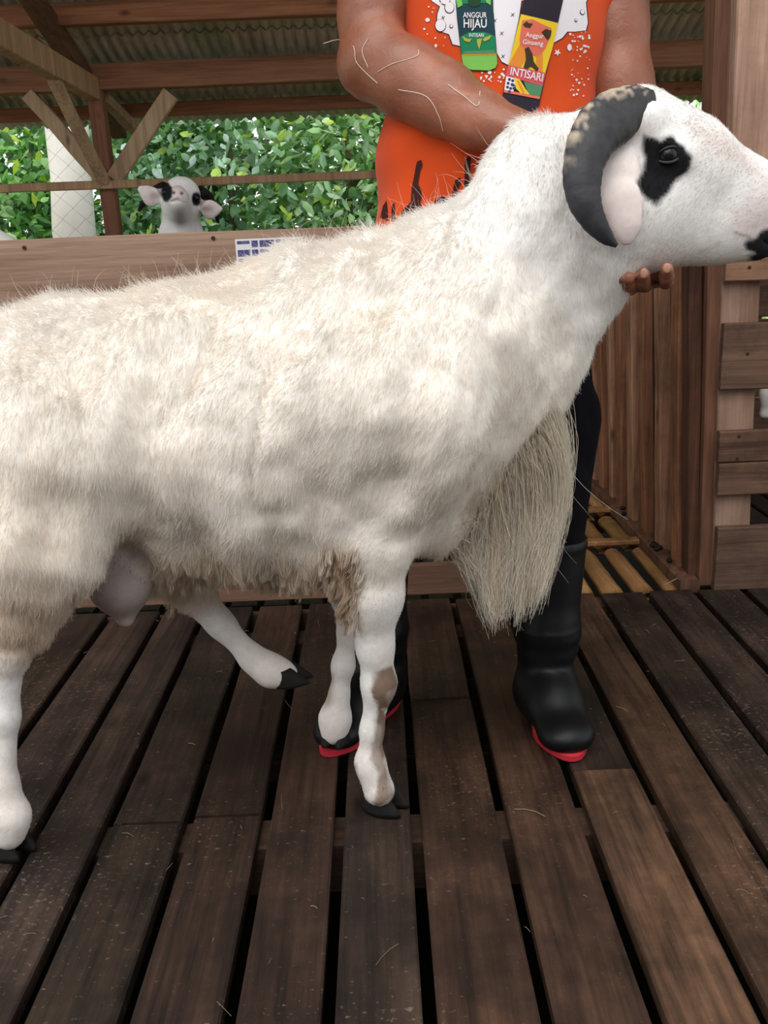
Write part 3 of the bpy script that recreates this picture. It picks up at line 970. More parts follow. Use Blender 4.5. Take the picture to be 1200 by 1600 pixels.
# ---- fleece: flow of the coat
def flow(Pn, Nn, furl):
    d = np.zeros_like(Pn); d[:, 0] = -.42; d[:, 2] = -.80
    neckw = np.clip((Pn[:, 0] - .12)/.12, 0, 1)*np.clip((Pn[:, 2] - .6)/.1, 0, 1)
    d[:, 0] += .30*neckw; d[:, 2] -= .1*neckw
    hw = np.clip((Pn[:, 0] - .33)/.05, 0, 1)*np.clip((Pn[:, 2] - .72)/.05, 0, 1)
    d = d*(1 - hw)[:, None] + np.array([-.75, 0, -.45])*hw[:, None]
    w = np.stack([vnoise(Pn, 9, 21), vnoise(Pn, 9, 22), vnoise(Pn, 9, 23)], 1)*.45 + np.stack([vnoise(Pn, 24, 24), vnoise(Pn, 24, 25), vnoise(Pn, 24, 26)], 1)*.35
    d = d + w*np.clip(furl/.02, .15, 1)[:, None]
    d -= Nn*(d*Nn).sum(1)[:, None]
    d /= np.linalg.norm(d, axis=1)[:, None] + 1e-6
    return d


def clumps(roots, n_c, seed):
    r = np.random.default_rng(seed)
    lead = r.choice(len(roots), n_c, replace=False)
    kd = kdtree.KDTree(n_c)
    for i, j in enumerate(lead): kd.insert(roots[j], i)
    kd.balance()
    return lead[np.array([kd.find(p)[1] for p in roots])]


vis = np.where(V[:, 1] < 1.36, 1.0, .45)
dens = vis*np.where(fur > .012, 1.0, 1.35)*np.where(V[:, 2] > .8, 1.15, 1)
NH = 220000
T, W = sample_surface(V, Q, NH, dens, 3)
r0 = lerp_attr(V, T, W); n0 = lerp_attr(N, T, W); n0 /= np.linalg.norm(n0, axis=1)[:, None]
f0 = lerp_attr(fur, T, W); c0 = lerp_attr(colr, T, W)
# no strands from the scrotum skin, eye sockets
hr = np.random.default_rng(8)
ln = f0*hr.uniform(.4, 1.0, NH)
lift = np.where(f0 > .012, .34, .3)
topm = np.clip((n0[:, 2] - .45)/.3, 0, 1)*(f0 > .012)
ln = ln*(1 + .5*topm)
lift = lift + .8*topm
dirs = flow(r0, n0, f0) + n0*(lift*hr.uniform(.7, 1.3, NH))[:, None]
cl = clumps(r0, NH//16, 4)
long_ = f0 > .012
amt = np.where(long_, .18, .12)
cc = c0*np.where(f0 > .012, hr.uniform(.88, 1.06, NH), hr.uniform(.62, 1.06, NH))[:, None]
hair('fleece', r0 - n0*.001, dirs, ln, np.where(long_, .00030, .00028), np.clip(cc, 0, 1), M_FUR, ram, npt=5,
     grav=np.where(long_, .10, .02), curl=np.where(long_, .10, .03), clump=(cl, amt), seedv=1)['kind'] = 'stuff'
# stray long hairs along the back and rump
top = (n0[:, 2] > .35) & (f0 > .012) & (r0[:, 0] < .2)
pick = hr.choice(np.nonzero(top)[0], 800, replace=False)
hair('guard_hairs', r0[pick], n0[pick]*.9 + hr.normal(0, .45, (len(pick), 3)) + np.array([.1, 0, .3]), hr.uniform(.015, .055, len(pick)), .00024,
     np.tile([.86, .80, .70], (len(pick), 1)), M_FUR, ram, npt=6, grav=.05, curl=.12, seedv=2)['kind'] = 'stuff'
# shaggy fringe below the belly
und = (n0[:, 2] < -.25) & (f0 > .014) & (r0[:, 2] < .415 + .03*hr.normal(0, 1, NH)) & (r0[:, 0] > -.355) & (r0[:, 0] < .02)
pick = hr.choice(np.nonzero(und)[0], min(9000, und.sum()), replace=False)
hair('belly_fringe', r0[pick], np.array([-.12, 0, -1.0]) + hr.normal(0, .16, (len(pick), 3)), hr.uniform(.014, .034, len(pick)), .00036,
     c0[pick]*np.array([.97, .92, .84])*hr.uniform(.82, 1.05, (len(pick), 1)), M_FUR, ram, npt=5, grav=.1, curl=.06, clump=(clumps(r0[pick], len(pick)//14, 5), .75), seedv=3)['kind'] = 'stuff'
# long mane hanging from the brisket
nT = 9000
tr_ = np.random.default_rng(21)
u = tr_.uniform(0, 1, nT); v_ = tr_.uniform(0, 1, nT)
root_px = np.stack([712 + 148*u + 8*tr_.normal(0, 1, nT), 800 - 160*u + 55*tr_.normal(0, .5, nT)], 1)
dY = tr_.uniform(-1, 1, nT)
rt_ = np.array([atY(x, y, YF + .075*d) for (x, y), d in zip(root_px, dY)])
lock = tr_.integers(0, 15, nT); lkx = np.linspace(722, 856, 15) + tr_.normal(0, 3, 15); lky = np.interp(lkx, [722, 745, 762, 785, 805, 825, 856], [885, 935, 972, 955, 972, 948, 925]) + tr_.normal(0, 6, len(lkx))
near_ = np.argmin(np.abs((715 + 150*u)[:, None] + 14*tr_.normal(0, 1, (nT, 1)) - lkx[None]), axis=1)
lock = np.where(tr_.uniform(0, 1, nT) < .85, near_, lock)
tip_px = np.stack([lkx[lock]*.80 + .20*795 + 6*tr_.normal(0, 1, nT), lky[lock] + 12*tr_.normal(0, 1, nT) - 110*tr_.uniform(0, 1, nT)**1.3], 1)
tp_ = np.array([atY(x, y, YF + .04*d + .0) for (x, y), d in zip(tip_px, dY)])
dv_ = tp_ - rt_; ll = np.linalg.norm(dv_, axis=1)
bow = np.stack([.055*(u - .42), -.02*np.sign(-dY)*np.abs(dY)*-1, np.zeros(nT)], 1)
tc_ = np.array([.90, .86, .79])*(1 - .40*tr_.uniform(0, 1, (nT, 1))**2.5)*(np.array([1, .93, .82])**(tr_.integers(0, 9, 15)[lock][:, None]/8))
NP = 10
PP = np.zeros((nT, NP, 3)); ph = tr_.uniform(0, 6.28, 15)[lock] + tr_.normal(0, .3, nT)
for i in range(NP):
    t = i/(NP - 1)
    PP[:, i] = rt_*(1 - t) + tp_*t + bow*(4*t*(1 - t)) + np.stack([.006*np.sin(ph + 5*t), .004*np.cos(ph*1.3 + 4*t), np.zeros(nT)], 1)*t + tr_.normal(0, .0016, (nT, 3))*t
cu = bpy.data.hair_curves.new('chest_mane'); cu.add_curves([NP]*nT)
cu.attributes['position'].data.foreach_set('vector', PP.astype(np.float32).ravel())
ra = cu.attributes.get('radius') or cu.attributes.new('radius', 'FLOAT', 'POINT')
ra.data.foreach_set('value', np.tile(np.linspace(.00042, .00016, NP), nT).astype(np.float32))
ca = cu.attributes.new('Col', 'FLOAT_COLOR', 'CURVE'); c4 = np.ones((nT, 4), np.float32); c4[:, :3] = np.clip(tc_, 0, 1)
ca.data.foreach_set('color', c4.ravel())
link('chest_mane', cu, M_FUR, ram)['kind'] = 'stuff'
# wisps
nW = 45
k_ = tr_.integers(0, nT, nW)
hair('mane_wisps', rt_[k_], dv_[k_]/np.linalg.norm(dv_[k_], axis=1)[:, None] + tr_.normal(0, .16, (nW, 3)), ll[k_]*.9, .0004, np.tile([.82, .74, .62], (nW, 1)), M_FUR, ram, npt=9, grav=.06, curl=.09, seedv=6)['kind'] = 'stuff'
# elbow wool, muddy
el = (d1 > .3)[T].any(1)
idx_ = np.nonzero(el)[0]
if len(idx_):
    pick = tr_.choice(idx_, min(2500, len(idx_)), replace=False)
    hair('elbow_wool', r0[pick], n0[pick]*.4 + np.array([-.1, 0, -1.0]) + tr_.normal(0, .2, (len(pick), 3)), tr_.uniform(.012, .032, len(pick)), .00045,
         c0[pick]*tr_.uniform(.7, 1.1, (len(pick), 1)), M_FUR, ram, npt=5, grav=.06, curl=.1, clump=(clumps(r0[pick], len(pick)//16 + 1, 9), .8), seedv=5)['kind'] = 'stuff'

# ---- horns: ridged, curling back and round the ear
m, nt, b = new_mat('horn')
at = nd(nt, 'ShaderNodeAttribute', attribute_name='Col')
tc = nd(nt, 'ShaderNodeTexCoord')
nz = nd(nt, 'ShaderNodeTexNoise', Scale=55.0, Detail=6.0, Roughness=.65)
nt.links.new(tc.outputs['Object'], nz.inputs['Vector'])
nt.links.new(mixc(nt, 1.0, at.outputs['Color'], ramp(nt, nz.outputs[0], [(.3, (.6, .6, .6)), (.7, (1.25, 1.22, 1.2))]), 'MULTIPLY'), b.inputs['Base Color'])
b.inputs['Roughness'].default_value = .5
b.inputs['Specular IOR Level'].default_value = .3
bump(nt, b, nz.outputs[0], .5, .002)
M_HORN = m
HC = [(1012, 176, .050, 31), (991, 171, .058, 34), (957, 187, .078, 41), (930, 212, .098, 38), (913, 256, .118, 32), (912, 304, .132, 27), (926, 341, .138, 20), (946, 369, .140, 12), (964, 384, .140, 3.5)]
for sgn in (-1, 1):
    pts = np.array([atY(x, y, YF - o) for x, y, o, r_ in HC]); rr = np.array([r_*mpp(p) for p, (_, _, _, r_) in zip(pts, HC)])
    if sgn > 0: pts[:, 1] = 2*YF - pts[:, 1]
    n = 64
    C_ = smooth_path(pts, n); Rr = smooth_path(np.stack([rr, rr, rr], 1), n)[:, 0]
    Tn = np.gradient(C_, axis=0); Tn /= np.linalg.norm(Tn, axis=1)[:, None]
    cen = atY(985, 290, YF)
    VV = []; cols_ = []
    S_ = 28
    for i in range(n):
        outw = C_[i] - cen; outw[1] = 0; outw -= Tn[i]*(outw @ Tn[i]); outw /= np.linalg.norm(outw)
        latv = np.cross(Tn[i], outw); latv /= np.linalg.norm(latv)
        if latv[1]*sgn < 0: latv = -latv
        ring = 1 + .018*math.sin(i*2.1) + .012*math.sin(i*.9 + 1)
        for k in range(S_):
            a = 2*math.pi*k/S_
            co, si = math.cos(a), math.sin(a)
            # keeled outside edge, flat outer face
            rad = 1.0 + .06*max(0, co)**6
            px_, py_ = co*rad*Rr[i]*ring, si*Rr[i]*.62*ring*(1 - .18*max(0, co))
            VV.append(C_[i] + outw*px_ + latv*py_)
            t = i/(n - 1)
            dark = np.array([.040, .040, .046])*(1 - .25*t) + np.array([.03, .026, .02])*max(0, .5 - t)
            ed = np.clip((co - .45)/.25, 0, 1)*np.clip((.56 - t)/.15, 0, 1)*(si > -.2)
            pn = np.array([VV[-1]]); fl_ = float(np.clip(.25 + 2.2*vnoise(pn, 95, 3)[0] + 1.2*vnoise(pn, 210, 4)[0], 0, .8))
            cols_.append(dark*(1 - np.clip(ed*fl_*1.5, 0, 1)) + np.array([.46, .38, .29])*np.clip(ed*fl_*1.5, 0, 1))
    Fq = []
    for i in range(n - 1):
        for k in range(S_):
            k2 = (k + 1) % S_
            Fq.append((i*S_ + k, i*S_ + k2, (i+1)*S_ + k2, (i+1)*S_ + k) if sgn > 0 else (i*S_ + k, (i+1)*S_ + k, (i+1)*S_ + k2, i*S_ + k2))
    VV.append(C_[-1] + Tn[-1]*.003); cols_.append(np.array([.3, .24, .18]))
    base_n = (n - 1)*S_
    me = np_mesh('horn', VV, Fq + [(base_n + k, base_n + (k + 1) % S_, len(VV) - 1, len(VV) - 1) for k in range(0)], True, np.array(cols_))
    link('horn', me, M_HORN, ram)['label'] = 'dark ridged curled horn with pale flaking edge'

# ---- eyes
m, nt, b = new_mat('eye_wet'); b.inputs['Base Color'].default_value = (.010, .009, .011, 1); b.inputs['Roughness'].default_value = .12; b.inputs['Specular IOR Level'].default_value = .3
M_EYE = m
M_LID = flat_mat('dark_lid', (.035, .03, .032), .5, .3, .3, 80, .3)
for sgn in (-1, 1):
    c = atY(1043, 243, YF - .0605)
    if sgn > 0: c[1] = 2*YF - c[1]
    bm = bmesh.new(); bmesh.ops.create_uvsphere(bm, u_segments=24, v_segments=16, radius=.0132)
    bmesh.ops.translate(bm, verts=bm.verts, vec=Vector(c))
    me = bpy.data.meshes.new('eye'); bm.to_mesh(me); bm.free()
    for p in me.polygons: p.use_smooth = True
    eo = link('eye', me, M_EYE, ram)
    for up_, nm in ((1, 'upper_lid'), (-1, 'lower_lid')):
        pts = []
        for k in range(13):
            a = math.pi*k/12
            x = -.0145*math.cos(a); z = (.0096 if up_ > 0 else .0092)*math.sin(a)*up_ + .0016*math.cos(a)*-1
            yy = math.sqrt(max(0, .0140**2 - min(.0140, math.hypot(x, z))**2))
            pts.append(c + np.array([x, sgn*(max(yy, .003) + .0005), z]))
        Vt, Ft = tube(pts, [.0010 + .0009*math.sin(math.pi*k/12) for k in range(13)], 8)
        link(nm, mesh_py(nm, Vt, Ft, True), M_LID, eo)

# ---- hooves, two claws each
M_HOOF = flat_mat('black_hoof', (.012, .011, .010), .7, .2, .4, 60, .4)


def hoof(centre, fwd, L, w, h, pitch=0.0, parent=ram):
    fwd = np.array(fwd, float); fwd[2] = 0; fwd /= np.linalg.norm(fwd)
    s = np.cross(fwd, (0, 0, 1.0))
    rot = Matrix.Rotation(pitch, 3, Vector(s))
    ho = None
    Vv = []; Ff = []
    for sd in (-1, 1):
        rings = []
        for z, l0, l1, ww in ((0, -.48, .62, .98), (.18, -.47, .58, 1.0), (.6, -.42, .36, .86), (1.0, -.30, .14, .66)):
            ring = []
            for k in range(12):
                a = 2*math.pi*k/12
                cx = (l0 + l1)/2 + (l1 - l0)/2*math.cos(a)
                cy = math.sin(a)*.25*ww*(1 - .35*max(0, math.cos(a))) + sd*.27*(1 - .12*max(0, math.cos(a)))
                p = np.array(rot @ Vector(fwd*cx*L + s*cy*w)) + np.array(rot @ Vector((0, 0, z*h)))
                ring.append(np.asarray(centre) + p)
            rings.append(ring)
        n0_ = len(Vv)
        for r_ in rings: Vv += r_
        for i in range(3):
            for k in range(12):
                k2 = (k + 1) % 12
                Ff.append((n0_ + i*12 + k, n0_ + i*12 + k2, n0_ + (i+1)*12 + k2, n0_ + (i+1)*12 + k))
        Ff.append(tuple(n0_ + k for k in range(11, -1, -1))); Ff.append(tuple(n0_ + 36 + k for k in range(12)))
    link('hoof', mesh_py('hoof', Vv, Ff, True), M_HOOF, parent)


h1 = atZ(600, 1262, .002); hoof(h1 + (0, .004, 0), (.85, -.5, 0), .062, .060, .038)
h2 = atZ(14, 1328, .002); hoof(h2 + (0, .004, 0), (.8, -.5, 0), .066, .062, .040)
h3 = atY(524, 1158, 1.425); hoof(h3, (-.2, -.8, 0), .045, .050, .026)
h4 = atY(457, 1066, 1.415); hoof(h4, (1, -.15, 0), .055, .050, .030, .15)

# ================================================================ the man holding the ram
man = empty('person', (.17, 1.58, 0))
tag(man, 'person in orange printed shirt and black boots holding the ram\'s head', 'person')
m, nt, b = new_mat('brown_skin')
tc = nd(nt, 'ShaderNodeTexCoord')
nz = nd(nt, 'ShaderNodeTexNoise', Scale=14.0, Detail=6.0, Roughness=.65)
nz2 = nd(nt, 'ShaderNodeTexNoise', Scale=420.0, Detail=3.0)
for q in (nz, nz2): nt.links.new(tc.outputs['Object'], q.inputs['Vector'])
at = nd(nt, 'ShaderNodeAttribute', attribute_name='Col')
nt.links.new(mixc(nt, 1.0, at.outputs['Color'], ramp(nt, nz.outputs[0], [(.3, (.78, .76, .75)), (.7, (1.15, 1.12, 1.1))]), 'MULTIPLY'), b.inputs['Base Color'])
b.inputs['Roughness'].default_value = .36
b.inputs['Specular IOR Level'].default_value = .45
b.inputs['Subsurface Weight'].default_value = .08
b.inputs['Subsurface Scale'].default_value = .006
nz3 = nd(nt, 'ShaderNodeTexNoise', Scale=48.0, Detail=5.0, Roughness=.6, Distortion=.8)
nt.links.new(tc.outputs['Object'], nz3.inputs['Vector'])
bump(nt, b, mth(nt, 'ADD', mth(nt, 'MULTIPLY', nz3.outputs[0], 1.0), mth(nt, 'MULTIPLY', nz2.outputs[0], .25)), .35, .004)
M_SKIN = m
SK = srgb(142, 88, 66); SKD = srgb(112, 66, 50); SKL = srgb(168, 110, 88)
pb_ = Body(grid(-.16, .55, (.55, .0042)), grid(1.24, 1.80, (1.56, .0036), (1.80, .006)), grid(0.02, 1.74, (.70, .012), (1.24, .0036), (1.74, .0062)))


def pc(*a, **k): rc(*a, body=pb_, **k)


# legs and pelvis (under the clothes), trunk, neck, head
for hip, knee, ank in (((830, 420), (872, 690, 1.605), (852, 1060, 1.56)), ((690, 420), (615, 720, 1.6), (590, 1050, 1.575))):
    pc(hip[0], hip[1], 1.64, 60, knee[0], knee[1], knee[2], 32, .03, col=SK)
    pc(knee[0], knee[1], knee[2], 32, ank[0], ank[1], ank[2], 24, .03, col=SK)
pc(760, 420, 1.64, 120, 770, 250, 1.64, 112, .05, (YW, .62), col=SK)
pc(770, 250, 1.64, 112, 785, -20, 1.64, 128, .05, (YW, .62), col=SK)
pc(700, -140, 1.63, 62, 880, -150, 1.63, 62, .05, None, col=SK)
tx = float(atY(785, -20, 1.64)[0])
neckb = np.array([tx + .005, 1.625, 1.40]); hd = np.array([tx + .03, 1.575, 1.575])
pb_.add(neckb, .06, neckb + (.012, -.02, .09), .052, .03, None, col=SK)
pb_.add(hd + (0, .025, .02), .088, k=.03, sq=((1, 0, 0), .86), col=SK)
pb_.add(hd + (.004, -.028, -.055), .056, k=.035, sq=((1, 0, 0), .92), col=SK)
pb_.add(hd + (.006, -.060, -.085), .024, k=.03, col=SK)                                     # chin
pb_.add(hd + (.004, -.072, .018), .009, hd + (.006, -.092, -.026), .013, .014, col=SK)      # nose
for s in (-1, 1):
    pb_.add(hd + (.004 + s*.012, -.080, -.028), .008, k=.008, col=SK)
    pb_.add(hd + (.003 + s*.032, -.066, .030), .012, hd + (.003 + s*.012, -.072, .030), .010, .014, col=SKD)   # brow
    pb_.add(hd + (s*.078, .012, -.008), .026, hd + (s*.078, .012, -.03), .017, .008, ((1, 0, 0), .38), col=SK)     # ear
    pb_.add(hd + (.003 + s*.030, -.073, .008), .0105, k=.008, cut=True)                       # eye socket
pb_.add(hd + (-.016, -.078, -.056), .007, hd + (.026, -.078, -.056), .007, .006, col=srgb(120, 66, 58))           # lips
pb_.add(hd + (-.014, -.076, -.066), .0075, hd + (.024, -.076, -.066), .0075, .006, col=srgb(120, 66, 58))

# right arm (left in the picture): across the shirt to the ram's neck
A = [(612, -165, 1.63, 62), (592, -60, 1.62, 54), (583, 20, 1.61, 50), (580, 90, 1.595, 49)]
for i in range(3): pc(*A[i], *A[i+1], .03, col=SK)
pc(570, 112, 1.60, 34, 578, 122, 1.60, 30, .03, col=SKD)                                    # elbow point
Fm = [(590, 98, 1.575, 50), (640, 128, 1.55, 53), (695, 158, 1.515, 49), (750, 188, 1.48, 40), (800, 208, 1.448, 31)]
for i in range(4): pc(*Fm[i], *Fm[i+1], .028, None, col=SK)
pc(640, 95, 1.535, 22, 700, 128, 1.50, 20, .03, col=SK)                                      # forearm muscle
pc(600, 60, 1.56, 20, 625, 100, 1.535, 18, .03, col=SKL)
for vein in ([(612, 40, 1.553), (628, 85, 1.518), (668, 118, 1.492), (705, 160, 1.470), (752, 182, 1.447), (790, 196, 1.424)],
             [(650, 150, 1.500), (700, 172, 1.470), (735, 205, 1.450)], [(668, 118, 1.492), (690, 140, 1.474), (730, 150, 1.452)]):
    for i in range(len(vein) - 1):
        pc(*vein[i], 6.0, *vein[i+1], 5.0, .008, col=SKL)
# right hand on the far side of the neck
pc(800, 208, 1.448, 31, 838, 222, 1.432, 33, .025, ((0, .9, .3), .75), col=SK)
for k, (x0, y0, x1, y1, x2, y2) in enumerate([(852, 204, 884, 216, 905, 236), (858, 218, 892, 234, 912, 256), (856, 234, 888, 252, 906, 274), (848, 248, 876, 268, 890, 286)]):
    pc(x0, y0, 1.432, 11.5, x1, y1, 1.436, 10.5, .008, col=SK)
    pc(x1, y1, 1.436, 10.5, x2, y2, 1.430, 9, .006, col=SK)
pc(818, 236, 1.42, 14, 842, 262, 1.425, 11.5, .012, col=SK)                                  # thumb
pc(842, 262, 1.425, 11.5, 858, 286, 1.428, 9.5, .006, col=SK)

# left arm (right in the picture): down behind the head, hand under the jaw
A = [(968, -150, 1.63, 62), (966, -50, 1.625, 50), (963, 50, 1.62, 44), (970, 130, 1.605, 44), (985, 200, 1.585, 46)]
for i in range(4): pc(*A[i], *A[i+1], .03, col=SK)
Fm = [(985, 205, 1.58, 46), (1000, 290, 1.535, 43), (1012, 370, 1.48, 33), (1016, 405, 1.455, 27)]
for i in range(3): pc(*Fm[i], *Fm[i+1], .028, col=SK)
pc(1016, 405, 1.455, 27, 1014, 432, 1.415, 30, .02, ((0, .5, 1), .6), col=SK)
for x0, x1, x2, y2, yt in ((1034, 1040, 1041, 436, 423), (1014, 1008, 1004, 441, 431), (996, 984, 980, 446, 437), (986, 966, 960, 448, 436)):
    pc(x0, 438, 1.405, 11.5, x1, y2 + 4, 1.345, 11, .008, col=SK)
    pc(x1, y2 + 4, 1.345, 11, x2, y2 - 2, 1.302, 11, .006, col=SK)
    pc(x2, y2 - 4, 1.302, 11, x2 + 1, yt - 3, 1.285, 10.5, .006, col=SKL)
pc(1030, 420, 1.43, 14, 1052, 402, 1.41, 11, .01, col=SK)
pc(1052, 402, 1.41, 11, 1068, 384, 1.405, 9.5, .006, col=SK)
PV, PQ = pb_.surface(); PV = relax(PV, PQ, 1, .5)
pcol = pb_.attr(PV, 'col', SK, .006)
link('body', np_mesh('person_body', PV, PQ, True, pcol), M_SKIN, man)
man_bvh = BVHTree.FromPolygons([tuple(v) for v in PV], [tuple(int(i) for i in q) for q in PQ])
M_NAIL = flat_mat('finger_nail', srgb(186, 138, 116), .35, .5)
for x, y in ((1042, 419), (1006, 427)):
    c = atY(x, y, 1.2725 if x > 1020 else 1.2725)
    bm = bmesh.new(); bmesh.ops.create_uvsphere(bm, u_segments=12, v_segments=8, radius=1)
    bmesh.ops.scale(bm, verts=bm.verts, vec=(.0052, .0016, .0066)); bmesh.ops.translate(bm, verts=bm.verts, vec=Vector(c))
    me = bpy.data.meshes.new('fingernail'); bm.to_mesh(me); bm.free()
    for p in me.polygons: p.use_smooth = True
    link('fingernail', me, M_NAIL, man)
# eyes, eyebrows and hair of the head (above the frame)
M_EYEW = flat_mat('eye_white', (.75, .72, .68), .2, .5)
for s in (-1, 1):
    bm = bmesh.new(); bmesh.ops.create_uvsphere(bm, u_segments=16, v_segments=10, radius=.0112)
    bmesh.ops.translate(bm, verts=bm.verts, vec=Vector(hd + (.003 + s*.030, -.0575, .010)))
    me = bpy.data.meshes.new('eye'); bm.to_mesh(me); bm.free()
    eo = link('eye', me, M_EYEW, man)
    bm = bmesh.new(); bmesh.ops.create_uvsphere(bm, u_segments=12, v_segments=8, radius=.0056)
    bmesh.ops.translate(bm, verts=bm.verts, vec=Vector(hd + (.004 + s*.030, -.0645, .0065)))
    me = bpy.data.meshes.new('iris'); bm.to_mesh(me); bm.free()
    link('iris', me, M_EYE, eo)
hb = Body(grid(hd[0] - .14, hd[0] + .14, (hd[0] + .14, .006)), grid(hd[1] - .14, hd[1] + .16, (hd[1] + .16, .006)), grid(hd[2] - .12, hd[2] + .16, (hd[2] + .16, .006)))
hb.add(hd + (0, .032, .034), .094, k=.02, sq=((1, 0, 0), .88))
hb.add(hd + (0, .07, -.03), .06, k=.03)
hb.add(hd + (.004, -.085, -.035), .072, k=.012, cut=True)
hb.add(hd + (0, -.02, -.085), .085, k=.012, cut=True)
HV, HQ = hb.surface()
HV = HV + vnormals(HV, HQ)*(.004*vnoise(HV, 60, 3))[:, None]
link('hair', np_mesh('hair', HV, HQ), flat_mat('black_hair', (.014, .012, .011), .5, .3, .4, 200, .6), man)

# ---- shirt
m, nt, b = new_mat('orange_cotton')
tc = nd(nt, 'ShaderNodeTexCoord')
nz = nd(nt, 'ShaderNodeTexNoise', Scale=9.0, Detail=4.0); wv = nd(nt, 'ShaderNodeTexNoise', Scale=650.0, Detail=2.0)
for q in (nz, wv): nt.links.new(tc.outputs['Object'], q.inputs['Vector'])
nt.links.new(mixc(nt, nz.outputs[0], srgb(196, 66, 22), srgb(222, 84, 32)), b.inputs['Base Color'])
b.inputs['Roughness'].default_value = .85; b.inputs['Specular IOR Level'].default_value = .15
b.inputs['Sheen Weight'].default_value = .15
bump(nt, b, wv.outputs[0], .25, .0006)
M_SHIRT = m
sb_ = Body(grid(-.12, .50, (.50, .0048)), grid(1.42, 1.82, (1.82, .0048)), grid(.74, 1.47, (1.47, .0048)))


def sc_(*a, **k): rc(*a, body=sb_, **k)


sc_(747, 470, 1.63, 174, 762, 250, 1.63, 163, .04, (YW, .66))
sc_(762, 250, 1.63, 161, 786, 20, 1.63, 156, .04, (YW, .70))
sc_(786, 20, 1.63, 152, 790, -110, 1.63, 140, .05, (YW, .70))
sc_(700, -140, 1.63, 72, 880, -150, 1.63, 72, .05)
sc_(640, -150, 1.63, 72, 600, -60, 1.62, 66, .03)                     # sleeves, short
sc_(930, -150, 1.63, 72, 972, -36, 1.625, 60, .03)
# sleeve ends and neck opening cut cleanly
a0 = atY(592, -8, 1.62); sb_.add(a0 + (-.02, 0, -.02), .062, k=.006, cut=True)
a0 = atY(975, 40, 1.62); sb_.add(a0 + (.01, 0, -.0), .050, k=.006, cut=True)
sb_.add(neckb + (.012, -.02, .07), .075, k=.01, cut=True)
sb_.clip_below(.775)
SV, SQ = sb_.surface(); SV = relax(SV, SQ, 2, .5)
SN = vnormals(SV, SQ)
sx, sy = proj_px(SV)
frontm = np.clip((1.66 - SV[:, 1])/.05, 0, 1)
fold = .0045*np.sin((sx - .18*sy)/17 + 2.2*vnoise(SV, 6, 31))*np.clip((sy - 130)/160, 0, 1)
fold += .0035*np.sin((sx*.5 + sy)/20 + 1.5*vnoise(SV, 8, 32))*np.clip((760 - sx)/140, 0, 1)*np.clip((sy - 20)/100, 0, 1)
fold += .004*vnoise(SV, 14, 33)
SV = SV + SN*(fold*(.4 + .6*frontm))[:, None]
shirt = link('shirt', np_mesh('shirt', SV, SQ), M_SHIRT, man)
shirt['label'] = 'orange cotton shirt with bottle print'
bvh = BVHTree.FromPolygons([tuple(v) for v in SV], [tuple(int(i) for i in q) for q in SQ])


# ---- print on the shirt: flat shapes laid on the cloth
def pmat(name, c): return flat_mat('print_' + name, c, .7, .2)


PM = {'white': pmat('white', srgb(232, 226, 230)), 'ink': pmat('ink', srgb(52, 34, 58)), 'brown': pmat('brown', srgb(62, 26, 22)),
      'green': pmat('green', srgb(28, 128, 84)), 'lime': pmat('lime', srgb(120, 186, 84)), 'teal': pmat('teal', srgb(30, 62, 70)),
      'gold': pmat('gold', srgb(178, 170, 70)), 'black': pmat('black', srgb(44, 38, 50)), 'yellow': pmat('yellow', srgb(232, 198, 46)),
      'coral': pmat('coral', srgb(222, 112, 92)), 'rose': pmat('rose', srgb(212, 86, 96)), 'navy': pmat('navy', srgb(46, 52, 110)),
      'leaf': pmat('leaf', srgb(84, 136, 98)), 'dgreen': pmat('dgreen', srgb(34, 66, 40)), 'orange': pmat('orange', srgb(226, 142, 54)), 'olive': pmat('olive', srgb(66, 56, 36))}


def print_mesh(name, shapes, step=9):
    """shapes: (material, polygon in photo pixels or (verts, faces), layer)"""
    mats = []; V = []; Fc = []; MI = []
    for mat_, poly, layer in shapes:
        if mat_ not in mats: mats.append(mat_)
        bm = bmesh.new()
        if isinstance(poly, tuple):
            vs = [bm.verts.new((x, y, 0)) for x, y in poly[0]]
            for f in poly[1]:
                try: bm.faces.new([vs[i] for i in f])
                except ValueError: pass
        else:
            f = bm.faces.new([bm.verts.new((x, y, 0)) for x, y in poly])
            bmesh.ops.triangulate(bm, faces=[f])
        xs_ = [v.co.x for v in bm.verts]; ys_ = [v.co.y for v in bm.verts]
        for axis, lo, hi in ((0, min(xs_), max(xs_)), (1, min(ys_), max(ys_))):
            g = math.floor(lo/step)*step + step
            while g < hi:
                co = (g, 0, 0) if axis == 0 else (0, g, 0); no = (1, 0, 0) if axis == 0 else (0, 1, 0)
                bmesh.ops.bisect_plane(bm, geom=bm.verts[:] + bm.edges[:] + bm.faces[:], plane_co=co, plane_no=no, dist=1e-4)
                g += step
        n0 = len(V); bm.verts.index_update()
        for v in bm.verts:
            d = ray(v.co.x, v.co.y); d = d/np.linalg.norm(d)
            hit, nrm, _, _ = bvh.ray_cast(Vector(CP), Vector(d))
            if hit is None or hit.y > 1.66: V.append(None)
            else:
                q = np.array(hit) - d*(.0007 + .0004*layer); V.append(q)
        for f in bm.faces:
            ids = [n0 + v.index for v in f.verts]
            if any(V[i] is None for i in ids): continue
            a, b_, c = (V[ids[k]] for k in (0, 1, 2))
            if np.cross(b_ - a, c - a)[1] > 0: ids = ids[::-1]
            Fc.append(ids); MI.append(mats.index(mat_))
        bm.free()
    V = [v if v is not None else (0, 1.6, 1.0) for v in V]
    used = sorted({i for f in Fc for i in f}); mp_ = {j: i for i, j in enumerate(used)}
    me = mesh_py(name, [V[i] for i in used], [[mp_[i] for i in f] for f in Fc])
    for q in mats: me.materials.append(PM[q])
    me.polygons.foreach_set('material_index', MI); me.update()
    return link(name, me, None, shirt)


